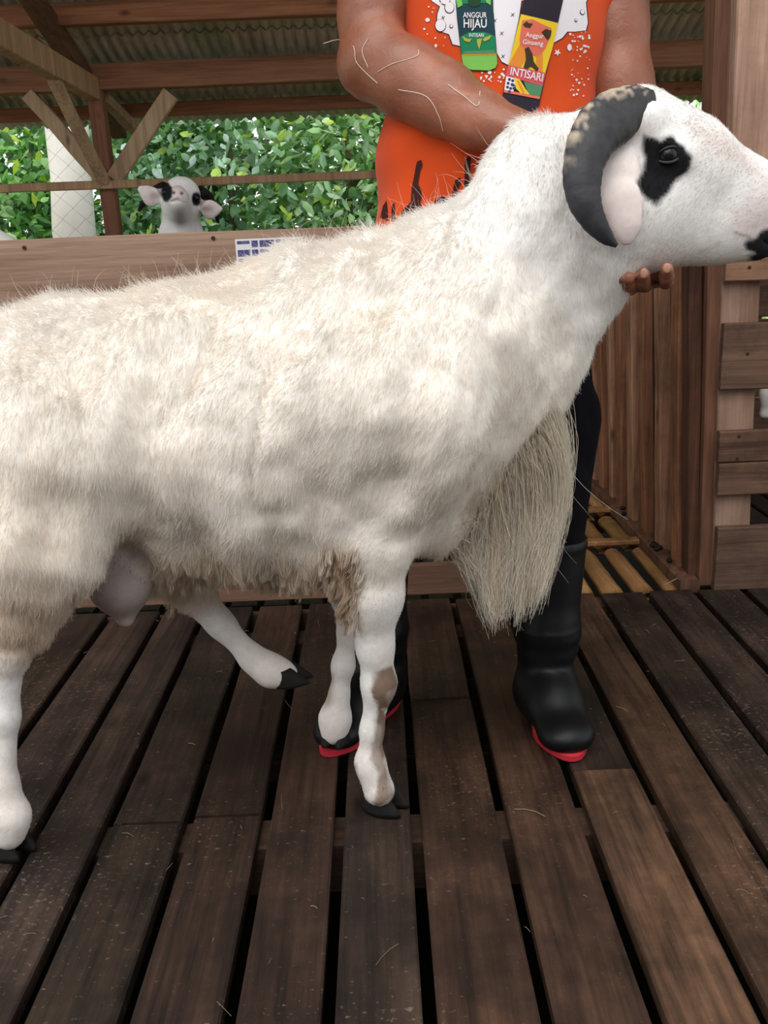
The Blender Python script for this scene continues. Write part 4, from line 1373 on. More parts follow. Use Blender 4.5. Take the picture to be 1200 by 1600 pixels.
def text_shape(s, x0, x1, ybase, h, slope=0.0, italic=0.0, spacing=1.0, serif=0.0):
    cu = bpy.data.curves.new('lettering', 'FONT'); cu.body = s; cu.size = 1; cu.space_character = spacing; cu.resolution_u = 3
    cu.offset = .012
    o = bpy.data.objects.new('lettering', cu); COL.objects.link(o)
    dg = bpy.context.evaluated_depsgraph_get()
    me = bpy.data.meshes.new_from_object(o.evaluated_get(dg))
    vs = np.array([v.co[:2] for v in me.vertices]); fs = [tuple(p.vertices) for p in me.polygons]
    bpy.data.objects.remove(o); bpy.data.curves.remove(cu); bpy.data.meshes.remove(me)
    xa, xb = vs[:, 0].min(), vs[:, 0].max(); ht = .70
    u = (vs[:, 0] - xa)/(xb - xa); v = vs[:, 1]/ht
    px_ = x0 + u*(x1 - x0) + v*h*italic; py_ = ybase + slope*u*(x1 - x0) - v*h
    return ([tuple(p) for p in np.stack([px_, py_], 1)], fs)


def ell(cx, cy, rx, ry=None, n=14, rot=0):
    ry = ry or rx
    return [(cx + rx*math.cos(2*math.pi*k/n + rot), cy + ry*math.sin(2*math.pi*k/n + rot)) for k in range(n)]


# white splash behind the bottles
edge = [(690, -70), (676, -58), (668, -40), (672, -22), (664, -10), (674, 2), (686, 10), (682, 22), (681, 38), (688, 50), (700, 54), (706, 70), (722, 74), (722, 30), (770, 20), (776, 84), (784, 98), (796, 104), (806, 70), (816, 0), (878, 0), (866, 68), (880, 60), (888, 50), (900, 50), (917, 48), (920, 36), (917, 4), (926, -16), (918, -36), (908, -52), (890, -72), (868, -78), (850, -100), (820, -112), (790, -104), (765, -112), (735, -104), (712, -86)]
ctr = np.array([795, 10])
inn = [tuple(np.array(p) + (ctr - np.array(p))/np.linalg.norm(ctr - np.array(p))*1.6) for p in edge]
sh = [('ink', edge, 0), ('white', inn, 1)]
for x, y, r_ in ((688, 40, 9), (702, 12, 8), (695, -2, 9), (910, 19, 4), (900, 32, 2.4), (705, 41, 3)):
    sh += [('ink', ell(x, y, r_, r_*1.15), 2), ('white', ell(x + .3, y - .6, r_ - .9, r_*1.15 - .9), 3)]
for x, y in ((801, 23), (773, 32), (784, 52), (786, 88), (692, 28)):
    for dx, dy in ((2.4, 2.6), (-2.4, 2.6)):
        sh.append(('ink', [(x - dx, y - dy), (x - dx + 1.2, y - dy), (x + dx, y + dy), (x + dx - 1.2, y + dy)], 2))
print_mesh('splash_print', sh)
# green bottle
sh = [('teal', [(708, -48), (714, -66), (726, -80), (729, -116), (748, -116), (752, -80), (764, -66), (769, -48), (771, 20), (777, 100), (774, 107), (764, 111), (736, 110), (726, 107), (722, 98), (714, 30)], 4),
      ('green', [(718, -30), (764, -30), (768, 4), (716, 6)], 5), ('lime', [(712, -2), (720, -4), (723, 8), (715, 12)], 6), ('lime', [(758, -4), (766, -5), (767, 8), (760, 4)], 6), ('dgreen', [(730, -4), (752, -6), (750, 8), (740, 11), (732, 7)], 6),
      ('green', [(719, 58), (733, 50), (757, 50), (773, 56), (776, 84), (721, 84)], 5),
      ('lime', [(721, 85), (776, 84), (777, 99), (774, 106), (764, 110), (737, 109), (727, 106), (723, 98)], 5), ('orange', [(722, 84.5), (776, 83.5), (776, 85), (722, 86)], 6), ('leaf', [(726, 80), (772, 78), (775, 83), (723, 84)], 6),
      ('white', text_shape('ANGGUR', 723.5, 760.5, 27.6, 8.6), 7), ('white', text_shape('HIJAU', 724.5, 760.5, 43, 13.6), 7), ('white', text_shape('INTISARI', 733, 756, 57.5, 5.4), 7)]
for a in ([(722, 56), (731, 61), (737, 60), (734, 66), (726, 64)], [(768, 55), (758, 58), (754, 62), (757, 65), (765, 61)], [(745, 61), (753, 60), (751, 70), (749, 77), (746, 70)]): sh.append(('gold', a, 7))
print_mesh('green_bottle_print', sh)['label'] = 'green bottle with white lettering'
# dark bottle with the yellow and red label
sh = [('black', [(826, -52), (838, -72), (852, -84), (858, -116), (878, -114), (876, -84), (886, -68), (890, -46), (880, 0), (872, 36), (850, 130), (843, 164), (838, 171), (826, 175), (800, 169), (787, 162), (784, 154), (798, 88), (812, 24), (818, 0)], 4),
      ('yellow', [(814, 22), (840, 28), (872, 36), (864, 72), (852, 114), (794, 101), (798, 88), (806, 54)], 5),
      ('orange', [(812, 70), (826, 84), (814, 104), (795, 100)], 6), ('orange', [(838, 86), (848, 84), (848, 112), (838, 110)], 6),
      ('coral', [(816, 32), (832, 30), (848, 38), (862, 44), (858, 62), (852, 76), (846, 84), (838, 88), (828, 84), (814, 76), (812, 62)], 6),
      ('rose', [(794, 101), (853, 114), (848, 134), (790, 119)], 6), ('white', [(791, 119), (807, 123), (802, 144), (788, 140)], 6),
      ('leaf', [(818, 127), (848, 134), (844, 151), (826, 147)], 6), ('yellow', [(803, 121), (812, 124), (822, 140), (828, 148), (814, 146), (806, 138)], 7),
      ('coral', [(788, 140), (844, 151), (843, 155), (787, 144)], 7)]
for x, y in ((796, 124), (801, 126), (794, 130), (800, 132), (793, 136), (798, 138), (803, 138), (796, 143), (802, 133)): sh.append(('navy', ell(x, y, 2.3, n=8), 7))
sh += [('orange', [(808, 126), (810, 125), (818, 140), (820, 146), (817, 146)], 8)]
for a in ([(817, 38), (823, 33), (826, 36), (833, 37), (828, 44), (820, 42)], [(846, 50), (853, 45), (862, 48), (860, 58), (856, 63), (855, 53)],
          [(820, 76), (826, 73), (832, 84), (834, 96), (840, 105), (838, 110), (830, 104), (824, 108), (818, 106), (822, 92)], [(836, 104), (842, 106), (840, 111), (836, 110)]): sh.append(('olive', a, 7))
sh += [('white', text_shape('Anggur', 821, 849, 57.5, 7.2, .10, .12), 9), ('white', text_shape('Ginseng', 816.5, 848.5, 68.5, 7.2, .10, .12), 9),
       ('white', text_shape('INTISARI', 797, 847.5, 116.5, 12.2, .215, .18), 9)]
print_mesh('dark_bottle_print', sh)['label'] = 'dark bottle with yellow and red label'
# paint flecks
pr = np.random.default_rng(4); sh = []
for k in range(120):
    if k % 2: x, y = pr.uniform(890, 922), pr.uniform(50, 150) if k % 3 else pr.uniform(48, 80)
    else: x, y = (pr.uniform(660, 700), pr.uniform(5, 110)) if k % 4 else (pr.uniform(745, 790), pr.uniform(108, 128))
    sh.append(('white', ell(x, y, abs(pr.normal(0, .8)) + .6, n=7), 2))
sh += [('white', ell(890, 74, 3.6, 5.4), 2), ('white', ell(668, 31, 3.6, 3.2), 2), ('white', ell(765, 113, 3, 3), 2)]
st = []
for k in range(10):
    a = math.pi*k/5 + .2; r_ = 6 if k % 2 == 0 else 2.4
    st.append((871 + r_*math.cos(a), 82 + r_*math.sin(a)))
sh.append(('white', st, 2))
print_mesh('fleck_print', sh)['kind'] = 'stuff'
print_mesh('crowd_print', [('brown', q, 2) for q in (
    [(652, 252), (658, 250), (660, 258), (656, 268), (653, 288), (658, 296), (659, 308), (656, 316), (662, 330), (672, 338), (676, 352), (655, 352), (649, 330), (640, 340), (630, 348), (626, 332), (642, 315), (643, 295), (648, 270), (650, 258)],
    [(711, 282), (719, 277), (720, 287), (715, 295), (713, 310), (708, 324), (703, 324), (708, 295)], [(727, 250), (733, 243), (736, 250), (735, 262), (735, 300), (732, 312), (723, 312), (726, 275), (726, 258)],
    [(679, 314), (690, 306), (698, 308), (702, 320), (700, 340), (680, 340)], [(598, 322), (604, 313), (606, 330), (606, 345), (594, 340)], [(612, 322), (616, 316), (618, 345), (611, 345)])])

# ---- trousers
M_TROUSER = flat_mat('dark_trousers', srgb(15, 15, 21), .9, .1, .25, 30, .3)
tb = Body(grid(-.14, .45, (.45, .0056)), grid(1.42, 1.80, (1.80, .0056)), grid(.28, .90, (.90, .0056)))
rc(760, 400, 1.635, 128, 760, 440, 1.635, 128, .04, (YW, .66), body=tb)
rc(835, 450, 1.635, 74, 876, 660, 1.605, 54, .03, body=tb); rc(876, 660, 1.605, 54, 868, 850, 1.575, 44, .03, body=tb)
rc(690, 450, 1.635, 74, 622, 700, 1.605, 56, .03, body=tb); rc(622, 700, 1.605, 56, 594, 890, 1.585, 42, .03, body=tb)
TV, TQ = tb.surface(); TV = relax(TV, TQ, 1)
TV = TV + vnormals(TV, TQ)*(.006*vnoise(TV*np.array([1, 1, .5]), 26, 41) + .003*vnoise(TV, 40, 42))[:, None]
link('trousers', np_mesh('trousers', TV, TQ), M_TROUSER, man)['label'] = 'dark trousers tucked into boots'

# ---- rubber boots
M_BOOT = flat_mat('black_rubber', srgb(11, 12, 14), .45, .3, .25, 30, .25)
M_SOLE = flat_mat('red_rubber', srgb(190, 44, 58), .5, .4, .2, 60, .3)


def boot(sh_top, sh_mid, ank, heel, toe, w):
    heel = np.array(heel); toe = np.array(toe)
    lo = np.minimum(heel, toe) - .1; hi = np.maximum(heel, toe) + .1
    tp = atY(*sh_top[:3])
    lo = np.minimum(lo, tp - .09); hi = np.maximum(hi, tp + .09)
    bb = Body(grid(lo[0], hi[0], (hi[0], .0042)), grid(lo[1], hi[1], (hi[1], .0042)), grid(-.01, tp[2] + .06, (tp[2] + .06, .0042)))
    rc(*sh_top, *sh_mid, .015, body=bb); rc(*sh_mid, *ank, .03, body=bb)
    ankp = atY(*ank[:3])
    d = (toe - heel); L = np.linalg.norm(d); d /= L
    bb.add(ankp, ank[3]*mpp(ankp), heel + d*.06 + (0, 0, .050), w*.70, .03)
    bb.add(heel + d*.045 + (0, 0, .046), w*.74, heel + d*L*.5 + (0, 0, .046), w*.86, .03)
    bb.add(heel + d*L*.45 + (0, 0, .052), w*.86, toe - d*w*.92 + (0, 0, .030), w*.94, .03, ((0, 0, 1), .62))
    bb.add(ankp + (0, 0, -.02), w*.7, heel + d*L*.55 + (0, 0, .055), w*.62, .04)
    # rolled rim and seam rings
    up_ = atY(*sh_mid[:3]) - tp; up_ /= np.linalg.norm(up_)
    c_ = tp + up_*(-.0)
    bb.D = np.maximum(bb.D, (bb.zs - tp[2])[None, None, :])
    bb.clip_below(.012)
    bv, bq = bb.surface(); bv = relax(bv, bq, 1)
    nn = vnormals(bv, bq)
    ringd = .0016*np.exp(-((bv[:, 2] - (tp[2] - .012))/.007)**2) + .0012*np.exp(-((bv[:, 2] - (tp[2] - .16))/.003)**2)
    wr = .0013*np.sin(bv[:, 2]*120 + 3*vnoise(bv, 12, 51))*np.clip((.20 - bv[:, 2])/.06, 0, 1)*np.clip((bv[:, 2] - .08)/.03, 0, 1)
    bv = bv + nn*(ringd + wr)[:, None]*(np.abs(nn[:, 2]) < .7)[:, None]
    bo = link('boot', np_mesh('boot', bv, bq), M_BOOT, man)
    # sole: outline of the foot
    s = np.cross(d, (0, 0, 1.0)); outl = []
    for k in range(36):
        a = 2*math.pi*k/36; co, si = math.cos(a), math.sin(a)
        l = L/2*np.sign(co)*abs(co)**.75 + L/2
        f = l/L
        hw = w*(.62 + .26*math.exp(-((f - .72)/.25)**2) - .12*math.exp(-((f - .38)/.14)**2))
        outl.append(heel + d*l + s*si*hw*abs(si)**-.15 if abs(si) > 1e-6 else heel + d*l)
    Vv = []; Ff = []
    for z, g in ((0.0005, .97), (.003, 1.01), (.013, 1.01), (.016, .95)):
        c0_ = (heel + toe)/2
        for p in outl:
            q = c0_ + (p - c0_)*g; q = np.array([q[0], q[1], z]); Vv.append(q)
    for i in range(3):
        for k in range(36):
            k2 = (k + 1) % 36
            Ff.append((i*36 + k, i*36 + k2, (i+1)*36 + k2, (i+1)*36 + k))
    Ff.append(tuple(range(35, -1, -1))); Ff.append(tuple(108 + k for k in range(36)))
    link('sole', mesh_py('sole', Vv, Ff), M_SOLE, bo)['label'] = 'red rubber sole'


t1 = atZ(897, 1192); boot((870, 838, 1.578, 47), (856, 985, 1.56, 45), (851, 1070, 1.55, 41), (t1[0] - .028, t1[1] + .258, 0), (t1[0], t1[1], 0), .053)
t2 = atZ(508, 1184); boot((597, 880, 1.585, 42), (592, 985, 1.58, 41), (590, 1045, 1.58, 38), (t2[0] + .128, t2[1] + .205, 0), (t2[0], t2[1], 0), .048)

# ================================================================ trees behind the shed
m, nt, b = new_mat('glossy_leaf')
at = nd(nt, 'ShaderNodeAttribute', attribute_name='Col')
nt.links.new(at.outputs['Color'], b.inputs['Base Color'])
b.inputs['Roughness'].default_value = .3
b.inputs['Specular IOR Level'].default_value = .6
tr = nd(nt, 'ShaderNodeBsdfTranslucent')
gcol = mixc(nt, 1.0, at.outputs['Color'], (1.5, 1.6, .6), 'MULTIPLY')
nt.links.new(gcol, tr.inputs['Color'])
mx = nd(nt, 'ShaderNodeMixShader'); mx.inputs[0].default_value = .35
nt.links.new(b.outputs[0], mx.inputs[1]); nt.links.new(tr.outputs[0], mx.inputs[2])
nt.links.new(mx.outputs[0], nt.nodes['Material Output'].inputs[0])
M_LEAF = m
M_BARK = flat_mat('grey_bark', srgb(120, 108, 92), .9, .2, .4, 25, .6)
M_OVERBARK = flat_mat('overexposed_bark', srgb(244, 238, 230), .85, .2, .12, 14, .5)  # overexposed daylight put into the bark colour as near white


def leaves(n, centre, rad, size, seed, tint=(1, 1, 1), hollow=.35):
    r = np.random.default_rng(seed)
    # leaves gather on sprays around random twig ends inside the crown
    nt_ = max(20, n//14)
    u = r.normal(0, 1, (nt_, 3)); u /= np.linalg.norm(u, axis=1)[:, None]
    rr = r.uniform(hollow, 1, nt_)**.6
    tips = np.array(centre) + u*rr[:, None]*np.array(rad)
    k = r.integers(0, nt_, n)
    P = tips[k] + r.normal(0, .11, (n, 3))
    P[:, 2] = np.maximum(P[:, 2], -.5)
    nrm = r.normal(0, .55, (n, 3)) + np.array([0, -.45, .65]); nrm /= np.linalg.norm(nrm, axis=1)[:, None]
    d = r.normal(0, 1, (n, 3)) + np.array([0, -.2, -.6]); d -= nrm*(d*nrm).sum(1)[:, None]; d /= np.linalg.norm(d, axis=1)[:, None]
    s = np.cross(nrm, d)
    L = size*r.uniform(.65, 1.35, n); W = L*r.uniform(.42, .62, n)
    D_, S_, N_, L_, W_ = d, s, nrm, L[:, None], W[:, None]
    prof = [(-.5, 0, 0), (-.28, .40, -.10), (.08, .46, -.12), (.5, 0, -.16), (.08, -.46, -.12), (-.28, -.40, -.10)]
    pts = [P + D_*L_*a_ + S_*W_*w_ + N_*L_*h_*.8 for a_, w_, h_ in prof] + [P - D_*L_*.1 + N_*L_*.03]
    V = np.stack(pts, 1).reshape(-1, 3)
    i = np.arange(n)*7
    Fc = np.concatenate([np.stack([i + k_, i + (k_ + 1) % 6, i + 6], 1) for k_ in range(6)])
    base = np.array([srgb(72, 104, 70), srgb(104, 142, 100), srgb(144, 176, 140), srgb(184, 204, 96), srgb(176, 196, 184)])
    c = base[r.choice(5, n, p=[.26, .28, .2, .06, .2])]*r.uniform(.9, 1.6, (n, 1))*np.array(tint)
    c = np.clip(c, 0, .85)
    return np_mesh('foliage', V, Fc, False, np.repeat(c, 7, 0))


def tree(label, base, height, centre, rad, n, size, seed, tint=(1, 1, 1), name='bush', trunk_r=.05, bark=None, group='trees behind the shed', cat='tree'):
    o = empty(name, base)
    tag(o, label, cat, group)
    base = np.array(base, float); c = np.array(centre, float)
    r = random.Random(seed)
    pts = smooth_path([base, base*.6 + c*.4 + (r.uniform(-.1, .1), r.uniform(-.1, .1), 0), c + (0, 0, rad[2]*.4)], 10)
    V, Fc = tube(pts, np.linspace(trunk_r, trunk_r*.35, 10), 8)
    link('trunk', mesh_py('trunk', V, Fc, True), bark or M_BARK, o)
    for k in range(5):
        q = pts[4 + k % 5]; a = r.uniform(0, 6.28)
        e = q + np.array([math.cos(a)*rad[0]*.7, math.sin(a)*rad[1]*.7, rad[2]*r.uniform(.1, .5)])
        V, Fc = tube(smooth_path([q, (q + e)/2 + (0, 0, .08), e], 6), np.linspace(trunk_r*.4, .006, 6), 6)
        link('branch', mesh_py('branch', V, Fc, True), bark or M_BARK, o)
    link('foliage', leaves(n, centre, rad, size, seed, tint), M_LEAF, o)['kind'] = 'stuff'
    return o


spots = [(-3.9, 7.0, 'broad leafy tree at the far left behind the shed', (.95, 1.1, .8)),
         (-2.75, 6.7, 'leafy bush left of the pale trunk behind the shed', (1.0, 1.2, .75)),
         (-1.75, 7.1, 'dark leafy bush between pale trunk and peeking sheep', (.85, .95, .95)),
         (-.95, 6.8, 'silvery leafed bush behind the peeking sheep', (.95, 1.0, 1.1)),
         (-.15, 6.9, 'bush with yellow-green leaves left of the orange shirt', (1.05, 1.1, .9)),
         (.75, 7.2, 'leafy bush hidden behind the man in orange', (1.0, 1.05, .9)),
         (3.1, 7.8, 'bright sparse bush seen right of the ram\'s horn', (1.2, 1.35, .8))]
for k, (x, y, lab, tint) in enumerate(spots):
    sparse = k == 6
    tree(lab, (x, y + .2, -.62), 3, (x, y, .95), (.85, .75, 1.55), 1500 if sparse else 6500, .088, 40 + k, tint)
# backing trees farther off
for k, (x, y, lab) in enumerate([(-5.2, 9.6, 'far tall tree at the left edge of the grove'), (-3.2, 9.4, 'far tall tree behind the pale trunk'), (-1.2, 9.8, 'far tall tree behind the silvery bush'), (.8, 9.5, 'far tall tree behind the man')]):
    tree(lab, (x, y, -.62), 4, (x, y, 1.7), (1.3, .9, 2.3), 2300, .14, 70 + k, (.75, .85, .75), name='tree', trunk_r=.09)
# greenery to either side of the shed
for k, (x, y, lab) in enumerate([(5.0, 7.4, 'leafy bush beyond the right corner of the shed'), (6.3, 5.6, 'leafy bush beside the right pens'), (6.8, 3.2, 'leafy bush at the right edge of the yard'),
                                 (-5.6, 6.2, 'leafy bush beyond the left corner of the shed'), (-6.6, 4.2, 'leafy bush beside the left pens'), (-7.2, 2.0, 'leafy bush at the left edge of the yard')]):
    tree(lab, (x, y + .2, -.62), 3, (x, y, .95), (.9, .9, 1.5), 3200, .11, 140 + k, (1, 1.05, .9))
# pale trunk
pa = atY(100, 200, 6.0); pb = atY(122, 372, 6.0)
dv = (pb - pa)/(pb[2] - pa[2])
o = empty('pale_tree', pb + dv*(-.62 - pb[2]))
tag(o, 'tree with pale whitish trunk behind the wire netting', 'tree')
zz = np.linspace(-.62, 4.2, 16)
V, Fc = tube([pb + dv*(z - pb[2]) + (.02*math.sin(z*5), 0, 0) for z in zz], [.135*(1 - .05*z) * (1 + .05*math.sin(z*9)) for z in zz], 14)
link('trunk', mesh_py('trunk', V, Fc, True), M_OVERBARK, o)
top = pb + dv*(3.6 - pb[2])
for k in range(5):
    a = k*1.3
    V, Fc = tube(smooth_path([top + (0, 0, -.5 + .2*k), top + (math.cos(a)*.5, math.sin(a)*.5, .3 + .15*k), top + (math.cos(a)*1.1, math.sin(a)*1.1, .9)], 6), np.linspace(.05, .01, 6), 6)
    link('branch', mesh_py('branch', V, Fc, True), M_OVERBARK, o)
link('foliage', leaves(2500, top + (0, 0, .9), (1.4, 1.2, .8), .11, 99), M_LEAF, o)['kind'] = 'stuff'

# ================================================================ other sheep in the pens
M_SHEEP = attr_mat('pen_sheep_coat', .9, .1, 40, .12, .4)
YB = 3.30
bs = empty('sheep', (float(atY(285, 340, YB)[0]), YB + .1, 0))
tag(bs, 'white sheep with black eye patches peeking over the pen board', 'sheep', 'sheep in the pens')
c0_ = atY(282, 320, YB)
sb2 = Body(grid(c0_[0] - .34, c0_[0] + .34, (c0_[0] + .34, .005)), grid(2.95, 4.35, (3.5, .005), (4.35, .012)), grid(.0, c0_[2] + .16, (.72, .012), (c0_[2] + .16, .005)))


def bc(*a, **k): rc(*a, body=sb2, **k)


W2 = (.92, .89, .87); PK = (.66, .46, .43); BK = (.015, .015, .017)
bc(284, 306, YB + .03, 29, 284, 320, YB + .03, 30, .02, col=W2)                      # skull seen from below the raised muzzle
bc(280, 318, YB - .03, 22, 278, 312, YB - .11, 16, .03, col=W2)                      # muzzle
bc(278, 303, YB - .12, 10, 278, 300, YB - .10, 10, .02, col=(.72, .56, .53))         # nose
bc(278, 322, YB - .09, 13, 279, 330, YB - .04, 15, .02, col=W2)                      # lower jaw
bc(271, 301, YB - .145, 2.6, k=.003, cut=True); bc(284, 302, YB - .145, 2.6, k=.003, cut=True)
bc(266, 315, YB - .135, 1.6, 278, 312, YB - .142, 1.6, .003, cut=True); bc(278, 312, YB - .142, 1.6, 290, 316, YB - .135, 1.6, .003, cut=True)
bc(282, 325, YB + .02, 24, 284, 375, YB + .08, 30, .03, col=W2)                      # neck
bc(284, 375, YB + .08, 32, 288, 440, YB + .25, 55, .05, col=W2)
bc(253, 302, YB + .02, 7, 236, 306, YB - .0, 14, .015, ((.1, 1, 0), .35), col=PK); bc(236, 306, YB, 14, 220, 296, YB - .0, 6, .015, ((.1, 1, 0), .35), col=W2)
bc(311, 318, YB + .02, 7, 328, 327, YB, 13, .015, ((-.1, 1, 0), .35), col=PK); bc(328, 327, YB, 13, 343, 326, YB, 5, .015, ((-.1, 1, 0), .35), col=W2)
gz = .50
gx0 = c0_[0]
sb2.add((gx0 + .02, YB + .35, .60), .19, (gx0 + .06, YB + .80, .58), .20, .06, ((1, 0, 0), .85), col=W2)
for sx_ in (-.09, .12):
    for sy_ in (.28, .82):
        sb2.add((gx0 + sx_, YB + sy_, .45), .06, (gx0 + sx_, YB + sy_, .02), .024, .03, col=W2)
v2, q2 = sb2.surface(); v2 = relax(v2, q2, 1)
c2 = sb2.attr(v2, 'col', W2, .008)
x2, y2 = proj_px(v2); fr = v2[:, 1] < YB + .06
x2 = x2 + 1.5*vnoise(v2, 60, 61)
c2 = mixv(c2, BK, blob(x2, y2, ell(260, 300, 9, 16), 3)*fr); c2 = mixv(c2, BK, blob(x2, y2, ell(307, 311, 8, 11), 3)*fr)
c2 = mixv(c2, (.18, .08, .08), blob(x2, y2, ell(271, 301, 3, 2.6), 2)*fr); c2 = mixv(c2, (.18, .08, .08), blob(x2, y2, ell(284, 302, 3, 2.6), 2)*fr)
c2 = mixv(c2, (.3, .2, .18), blob(x2, y2, [(265, 315), (278, 311), (291, 316), (278, 313)], 3)*fr)
c2 = mixv(c2, (.45, .30, .27), .7*blob(x2, y2, ell(242, 306, 9, 6), 7)*fr); c2 = mixv(c2, (.40, .24, .22), .8*blob(x2, y2, ell(322, 326, 9, 5), 7)*fr)
link('body', np_mesh('sheep_body', v2, q2, True, c2), M_SHEEP, bs)
for pts in ([(256, 294, .05), (240, 300, .09), (224, 318, .08), (217, 329, .06)], [(312, 300, .05), (326, 308, .09), (336, 330, .08), (341, 347, .06)]):
    pp = smooth_path([atY(x, y, YB + d) for x, y, d in pts], 14)
    Vh, Fh = tube(pp, np.linspace(.022, .005, 14), 10)
    link('horn', mesh_py('horn', Vh, Fh, True), M_HOOF, bs)
for x, y in ((258, 301), (308, 310)):
    bm = bmesh.new(); bmesh.ops.create_uvsphere(bm, u_segments=14, v_segments=10, radius=.011)
    bmesh.ops.translate(bm, verts=bm.verts, vec=Vector(atY(x, y, YB - .018 + (.008 if x < 280 else .0))))
    me = bpy.data.meshes.new('eye'); bm.to_mesh(me); bm.free()
    for p in me.polygons: p.use_smooth = True
    link('eye', me, M_EYE, bs)


def pen_sheep(loc, rz, label, scale=1.0):
    """whole sheep, plain white: trunk, neck, head, ears, legs in one surface"""
    B = Body(grid(-.62, .75, (.75, .011)), grid(-.26, .26, (.26, .011)), grid(0, 1.0, (1.0, .011)))
    Yq = (0, 1.0, 0)
    B.add((-.33, 0, .55), .17, (.25, 0, .56), .185, .05, (Yq, .9)); B.add((.28, 0, .58), .14, (.48, 0, .80), .085, .05, (Yq, .8))
    B.add((.49, 0, .83), .072, (.66, 0, .74), .042, .03, (Yq, .85)); B.add((-.48, 0, .60), .045, (-.53, 0, .38), .02, .03)
    for s in (-1, 1):
        B.add((.46, s*.06, .84), .02, (.43, s*.15, .80), .028, .015, ((.5, 0, 1), .4))
        B.add((.22, s*.09, .46), .06, (.23, s*.09, .02), .022, .03); B.add((-.32, s*.10, .48), .09, (-.38, s*.09, .25), .034, .03); B.add((-.38, s*.09, .25), .034, (-.33, s*.09, .02), .022, .03)
    v, q = B.surface(); v = relax(v, q, 1)
    wl = np.clip((v[:, 2] - .36)/.08, 0, 1)*np.clip((.40 - v[:, 0])/.1, 0, 1)
    v = v + vnormals(v, q)*((.010*vnoise(v, 18, 3) + .007*vnoise(v, 36, 5))*wl)[:, None]
    o = empty('sheep', loc); o.rotation_euler.z = rz; o.scale = (scale,)*3
    tag(o, label, 'sheep', 'sheep in the pens')
    me = np_mesh('sheep_body', v, q, True, np.tile([.88, .85, .81], (len(v), 1))); me.materials.append(M_SHEEP)
    b2 = bpy.data.objects.new('body', me); COL.objects.link(b2); b2.parent = o
    for s in (-1, 1):
        bm = bmesh.new(); bmesh.ops.create_uvsphere(bm, u_segments=12, v_segments=8, radius=.013)
        bmesh.ops.translate(bm, verts=bm.verts, vec=(.545, s*.055, .825))
        m2 = bpy.data.meshes.new('eye'); bm.to_mesh(m2); bm.free(); m2.materials.append(M_EYE)
        e2 = bpy.data.objects.new('eye', m2); COL.objects.link(e2); e2.parent = o
        for fx in (.235, -.325):
            bm = bmesh.new(); bmesh.ops.create_cone(bm, segments=10, radius1=.034, radius2=.024, depth=.045, cap_ends=True)
            bmesh.ops.translate(bm, verts=bm.verts, vec=(fx, s*.09, .0225))
            m2 = bpy.data.meshes.new('hoof'); bm.to_mesh(m2); bm.free(); m2.materials.append(M_HOOF)
            e2 = bpy.data.objects.new('hoof', m2); COL.objects.link(e2); e2.parent = o
    return o


pl = atY(36, 372, 2.62)
pen_sheep((pl[0] - .63, 2.62, -.02), math.radians(3), 'white sheep just showing above the pale board at far left', 1.06)
pr_ = atY(1200, 655, 2.75)
pen_sheep((pr_[0] + .45, 2.85, -.02), math.radians(8), 'white sheep behind the gaps of the right board fence', .85)

# ================================================================ notice on the pen board
n0_ = atY(367, 374, 2.146)
nx, nz_ = n0_[0], n0_[2]
ntc = empty('paper_notice', (nx, 2.146, nz_))
tag(ntc, 'small white printed notice with blue boxes pinned on the pale board', 'notice')
M_PAPER = flat_mat('paper', (.80, .80, .82), .8, .2)
M_INK = flat_mat('blue_print', srgb(84, 84, 132), .8, .2, .5, 160)
PWd, PHt = .15, .10


def card(name, x0, x1, z0, z1, y0, y1, mat, par):
    V = [(x, y, z) for y in (y0, y1) for z in (z0, z1) for x in (x0, x1)]
    Fc = [(0, 1, 3, 2), (4, 6, 7, 5), (0, 4, 5, 1), (2, 3, 7, 6), (0, 2, 6, 4), (1, 5, 7, 3)]
    return link(name, mesh_py(name, V, Fc), mat, par)


card('sheet', nx, nx + PWd, nz_ - PHt, nz_, 2.1458, 2.1466, M_PAPER, ntc)
for r_ in range(5):
    for c_, (a, b_) in enumerate(((.004, .032), (.036, .050), (.054, .086), (.090, .146))):
        z1 = nz_ - .004 - r_*.0192; hgt = .015
        card('printed_box', nx + a, nx + b_, z1 - hgt*(.95 if (r_ + c_) % 3 else .45), z1, 2.1454, 2.1460, M_INK, ntc)

# ================================================================ litter on the floors
M_STRAW = flat_mat('straw', srgb(142, 126, 104), .7, .3)
M_DROP = flat_mat('dung_pellet', srgb(30, 24, 20), .7, .3)
V = []; Fc = []
lr = np.random.default_rng(77)
for k in range(120):
    x = lr.uniform(-.9, .8); y = lr.uniform(.85, 2.1)
    if -.2 < x < .4 and 1.33 < y < 1.75: continue
    L = lr.uniform(.004, .018) if k % 7 else lr.uniform(.02, .05); a = lr.uniform(0, 6.28); bnd = lr.normal(0, .25)
    pts = [(x + L*t*math.cos(a + bnd*t), y + L*t*math.sin(a + bnd*t), .0022 + .0016*math.sin(math.pi*t)) for t in (0, .33, .66, 1)]
    v, f = tube(pts, .00028 if k % 5 else .0005, 3, False)
    n_ = len(V); V += v; Fc += [tuple(i + n_ for i in q) for q in f]
tag(link('straw_litter', mesh_py('straw_litter', V, Fc), M_STRAW), 'scattered bits of straw and shed hair on the plank floor', 'litter', kind='stuff')
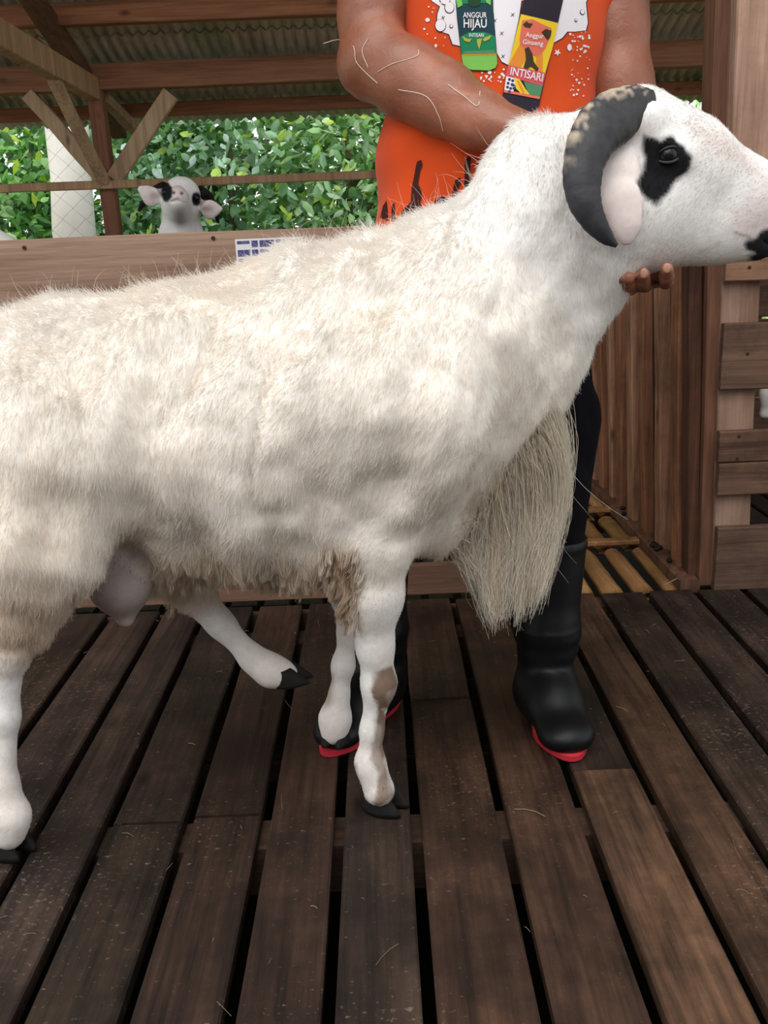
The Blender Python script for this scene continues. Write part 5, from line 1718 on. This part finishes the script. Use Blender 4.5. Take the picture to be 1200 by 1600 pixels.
v, f = tube(smooth_path([atZ(1038, 914, .012), atZ(1062, 902, .016), atZ(1090, 890, .02)], 8), .0016, 5)
tag(link('straw_stalk', mesh_py('straw_stalk', v, f, True), M_STRAW), 'single pale straw stalk lying by the foot of the slat wall', 'straw')
bm = bmesh.new(); bmesh.ops.create_uvsphere(bm, u_segments=10, v_segments=7, radius=.0075); dme = bpy.data.meshes.new('dung_pellet'); bm.to_mesh(dme); bm.free()
for p in dme.polygons: p.use_smooth = True
dme.materials.append(M_DROP)
for k, (x, y) in enumerate([(1053, 850), (1058, 855), (1063, 852), (1068, 858), (1073, 853), (1078, 857), (1082, 854), (1085, 879), (1001, 797), (1010, 806), (1033, 856)]):
    p = atZ(x, y, .028)
    o = bpy.data.objects.new('dung_pellet', dme); COL.objects.link(o)
    o.location = (.733 + .006*(k % 3), p[1] + .004*k, .0275); o.scale = (1.25, .95, .9); o.rotation_euler.z = k*1.1
    tag(o, 'small dark dung pellet on the sill below the slat wall', 'dung', 'dung pellets along the sill')
# hairs stuck to the man's arm and shirt
V = []; Fc = []
for pts in ([(505, 68), (530, 62), (552, 72), (556, 95), (570, 112), (590, 130)], [(590, 112), (612, 100), (650, 88), (654, 78)], [(622, 140), (665, 150), (685, 180), (692, 205)], [(700, 132), (725, 150), (746, 165), (750, 142)], [(760, 240), (775, 242), (782, 250)], [(575, 60), (566, 80), (575, 105)]):
    d_ = []
    for x, y in pts:
        r_ = ray(x, y); r_ /= np.linalg.norm(r_)
        d_.append((x, y))
    prev = 1.50
    line = []
    for x, y in d_:
        r_ = ray(x, y); r_ = r_/np.linalg.norm(r_)
        hit, nrm, _, _ = man_bvh.ray_cast(Vector(CP), Vector(r_))
        if hit is not None: prev = hit.y - .0015
        line.append(atY(x, y, prev))
    v, f = tube(smooth_path(line, 18), .00045, 4, False)
    n_ = len(V); V += v; Fc += [tuple(i + n_ for i in q) for q in f]
o = link('stray_wool', mesh_py('stray_wool', V, Fc), flat_mat('pale_wool_hair', (.8, .7, .58), .6), man)
o['kind'] = 'stuff'
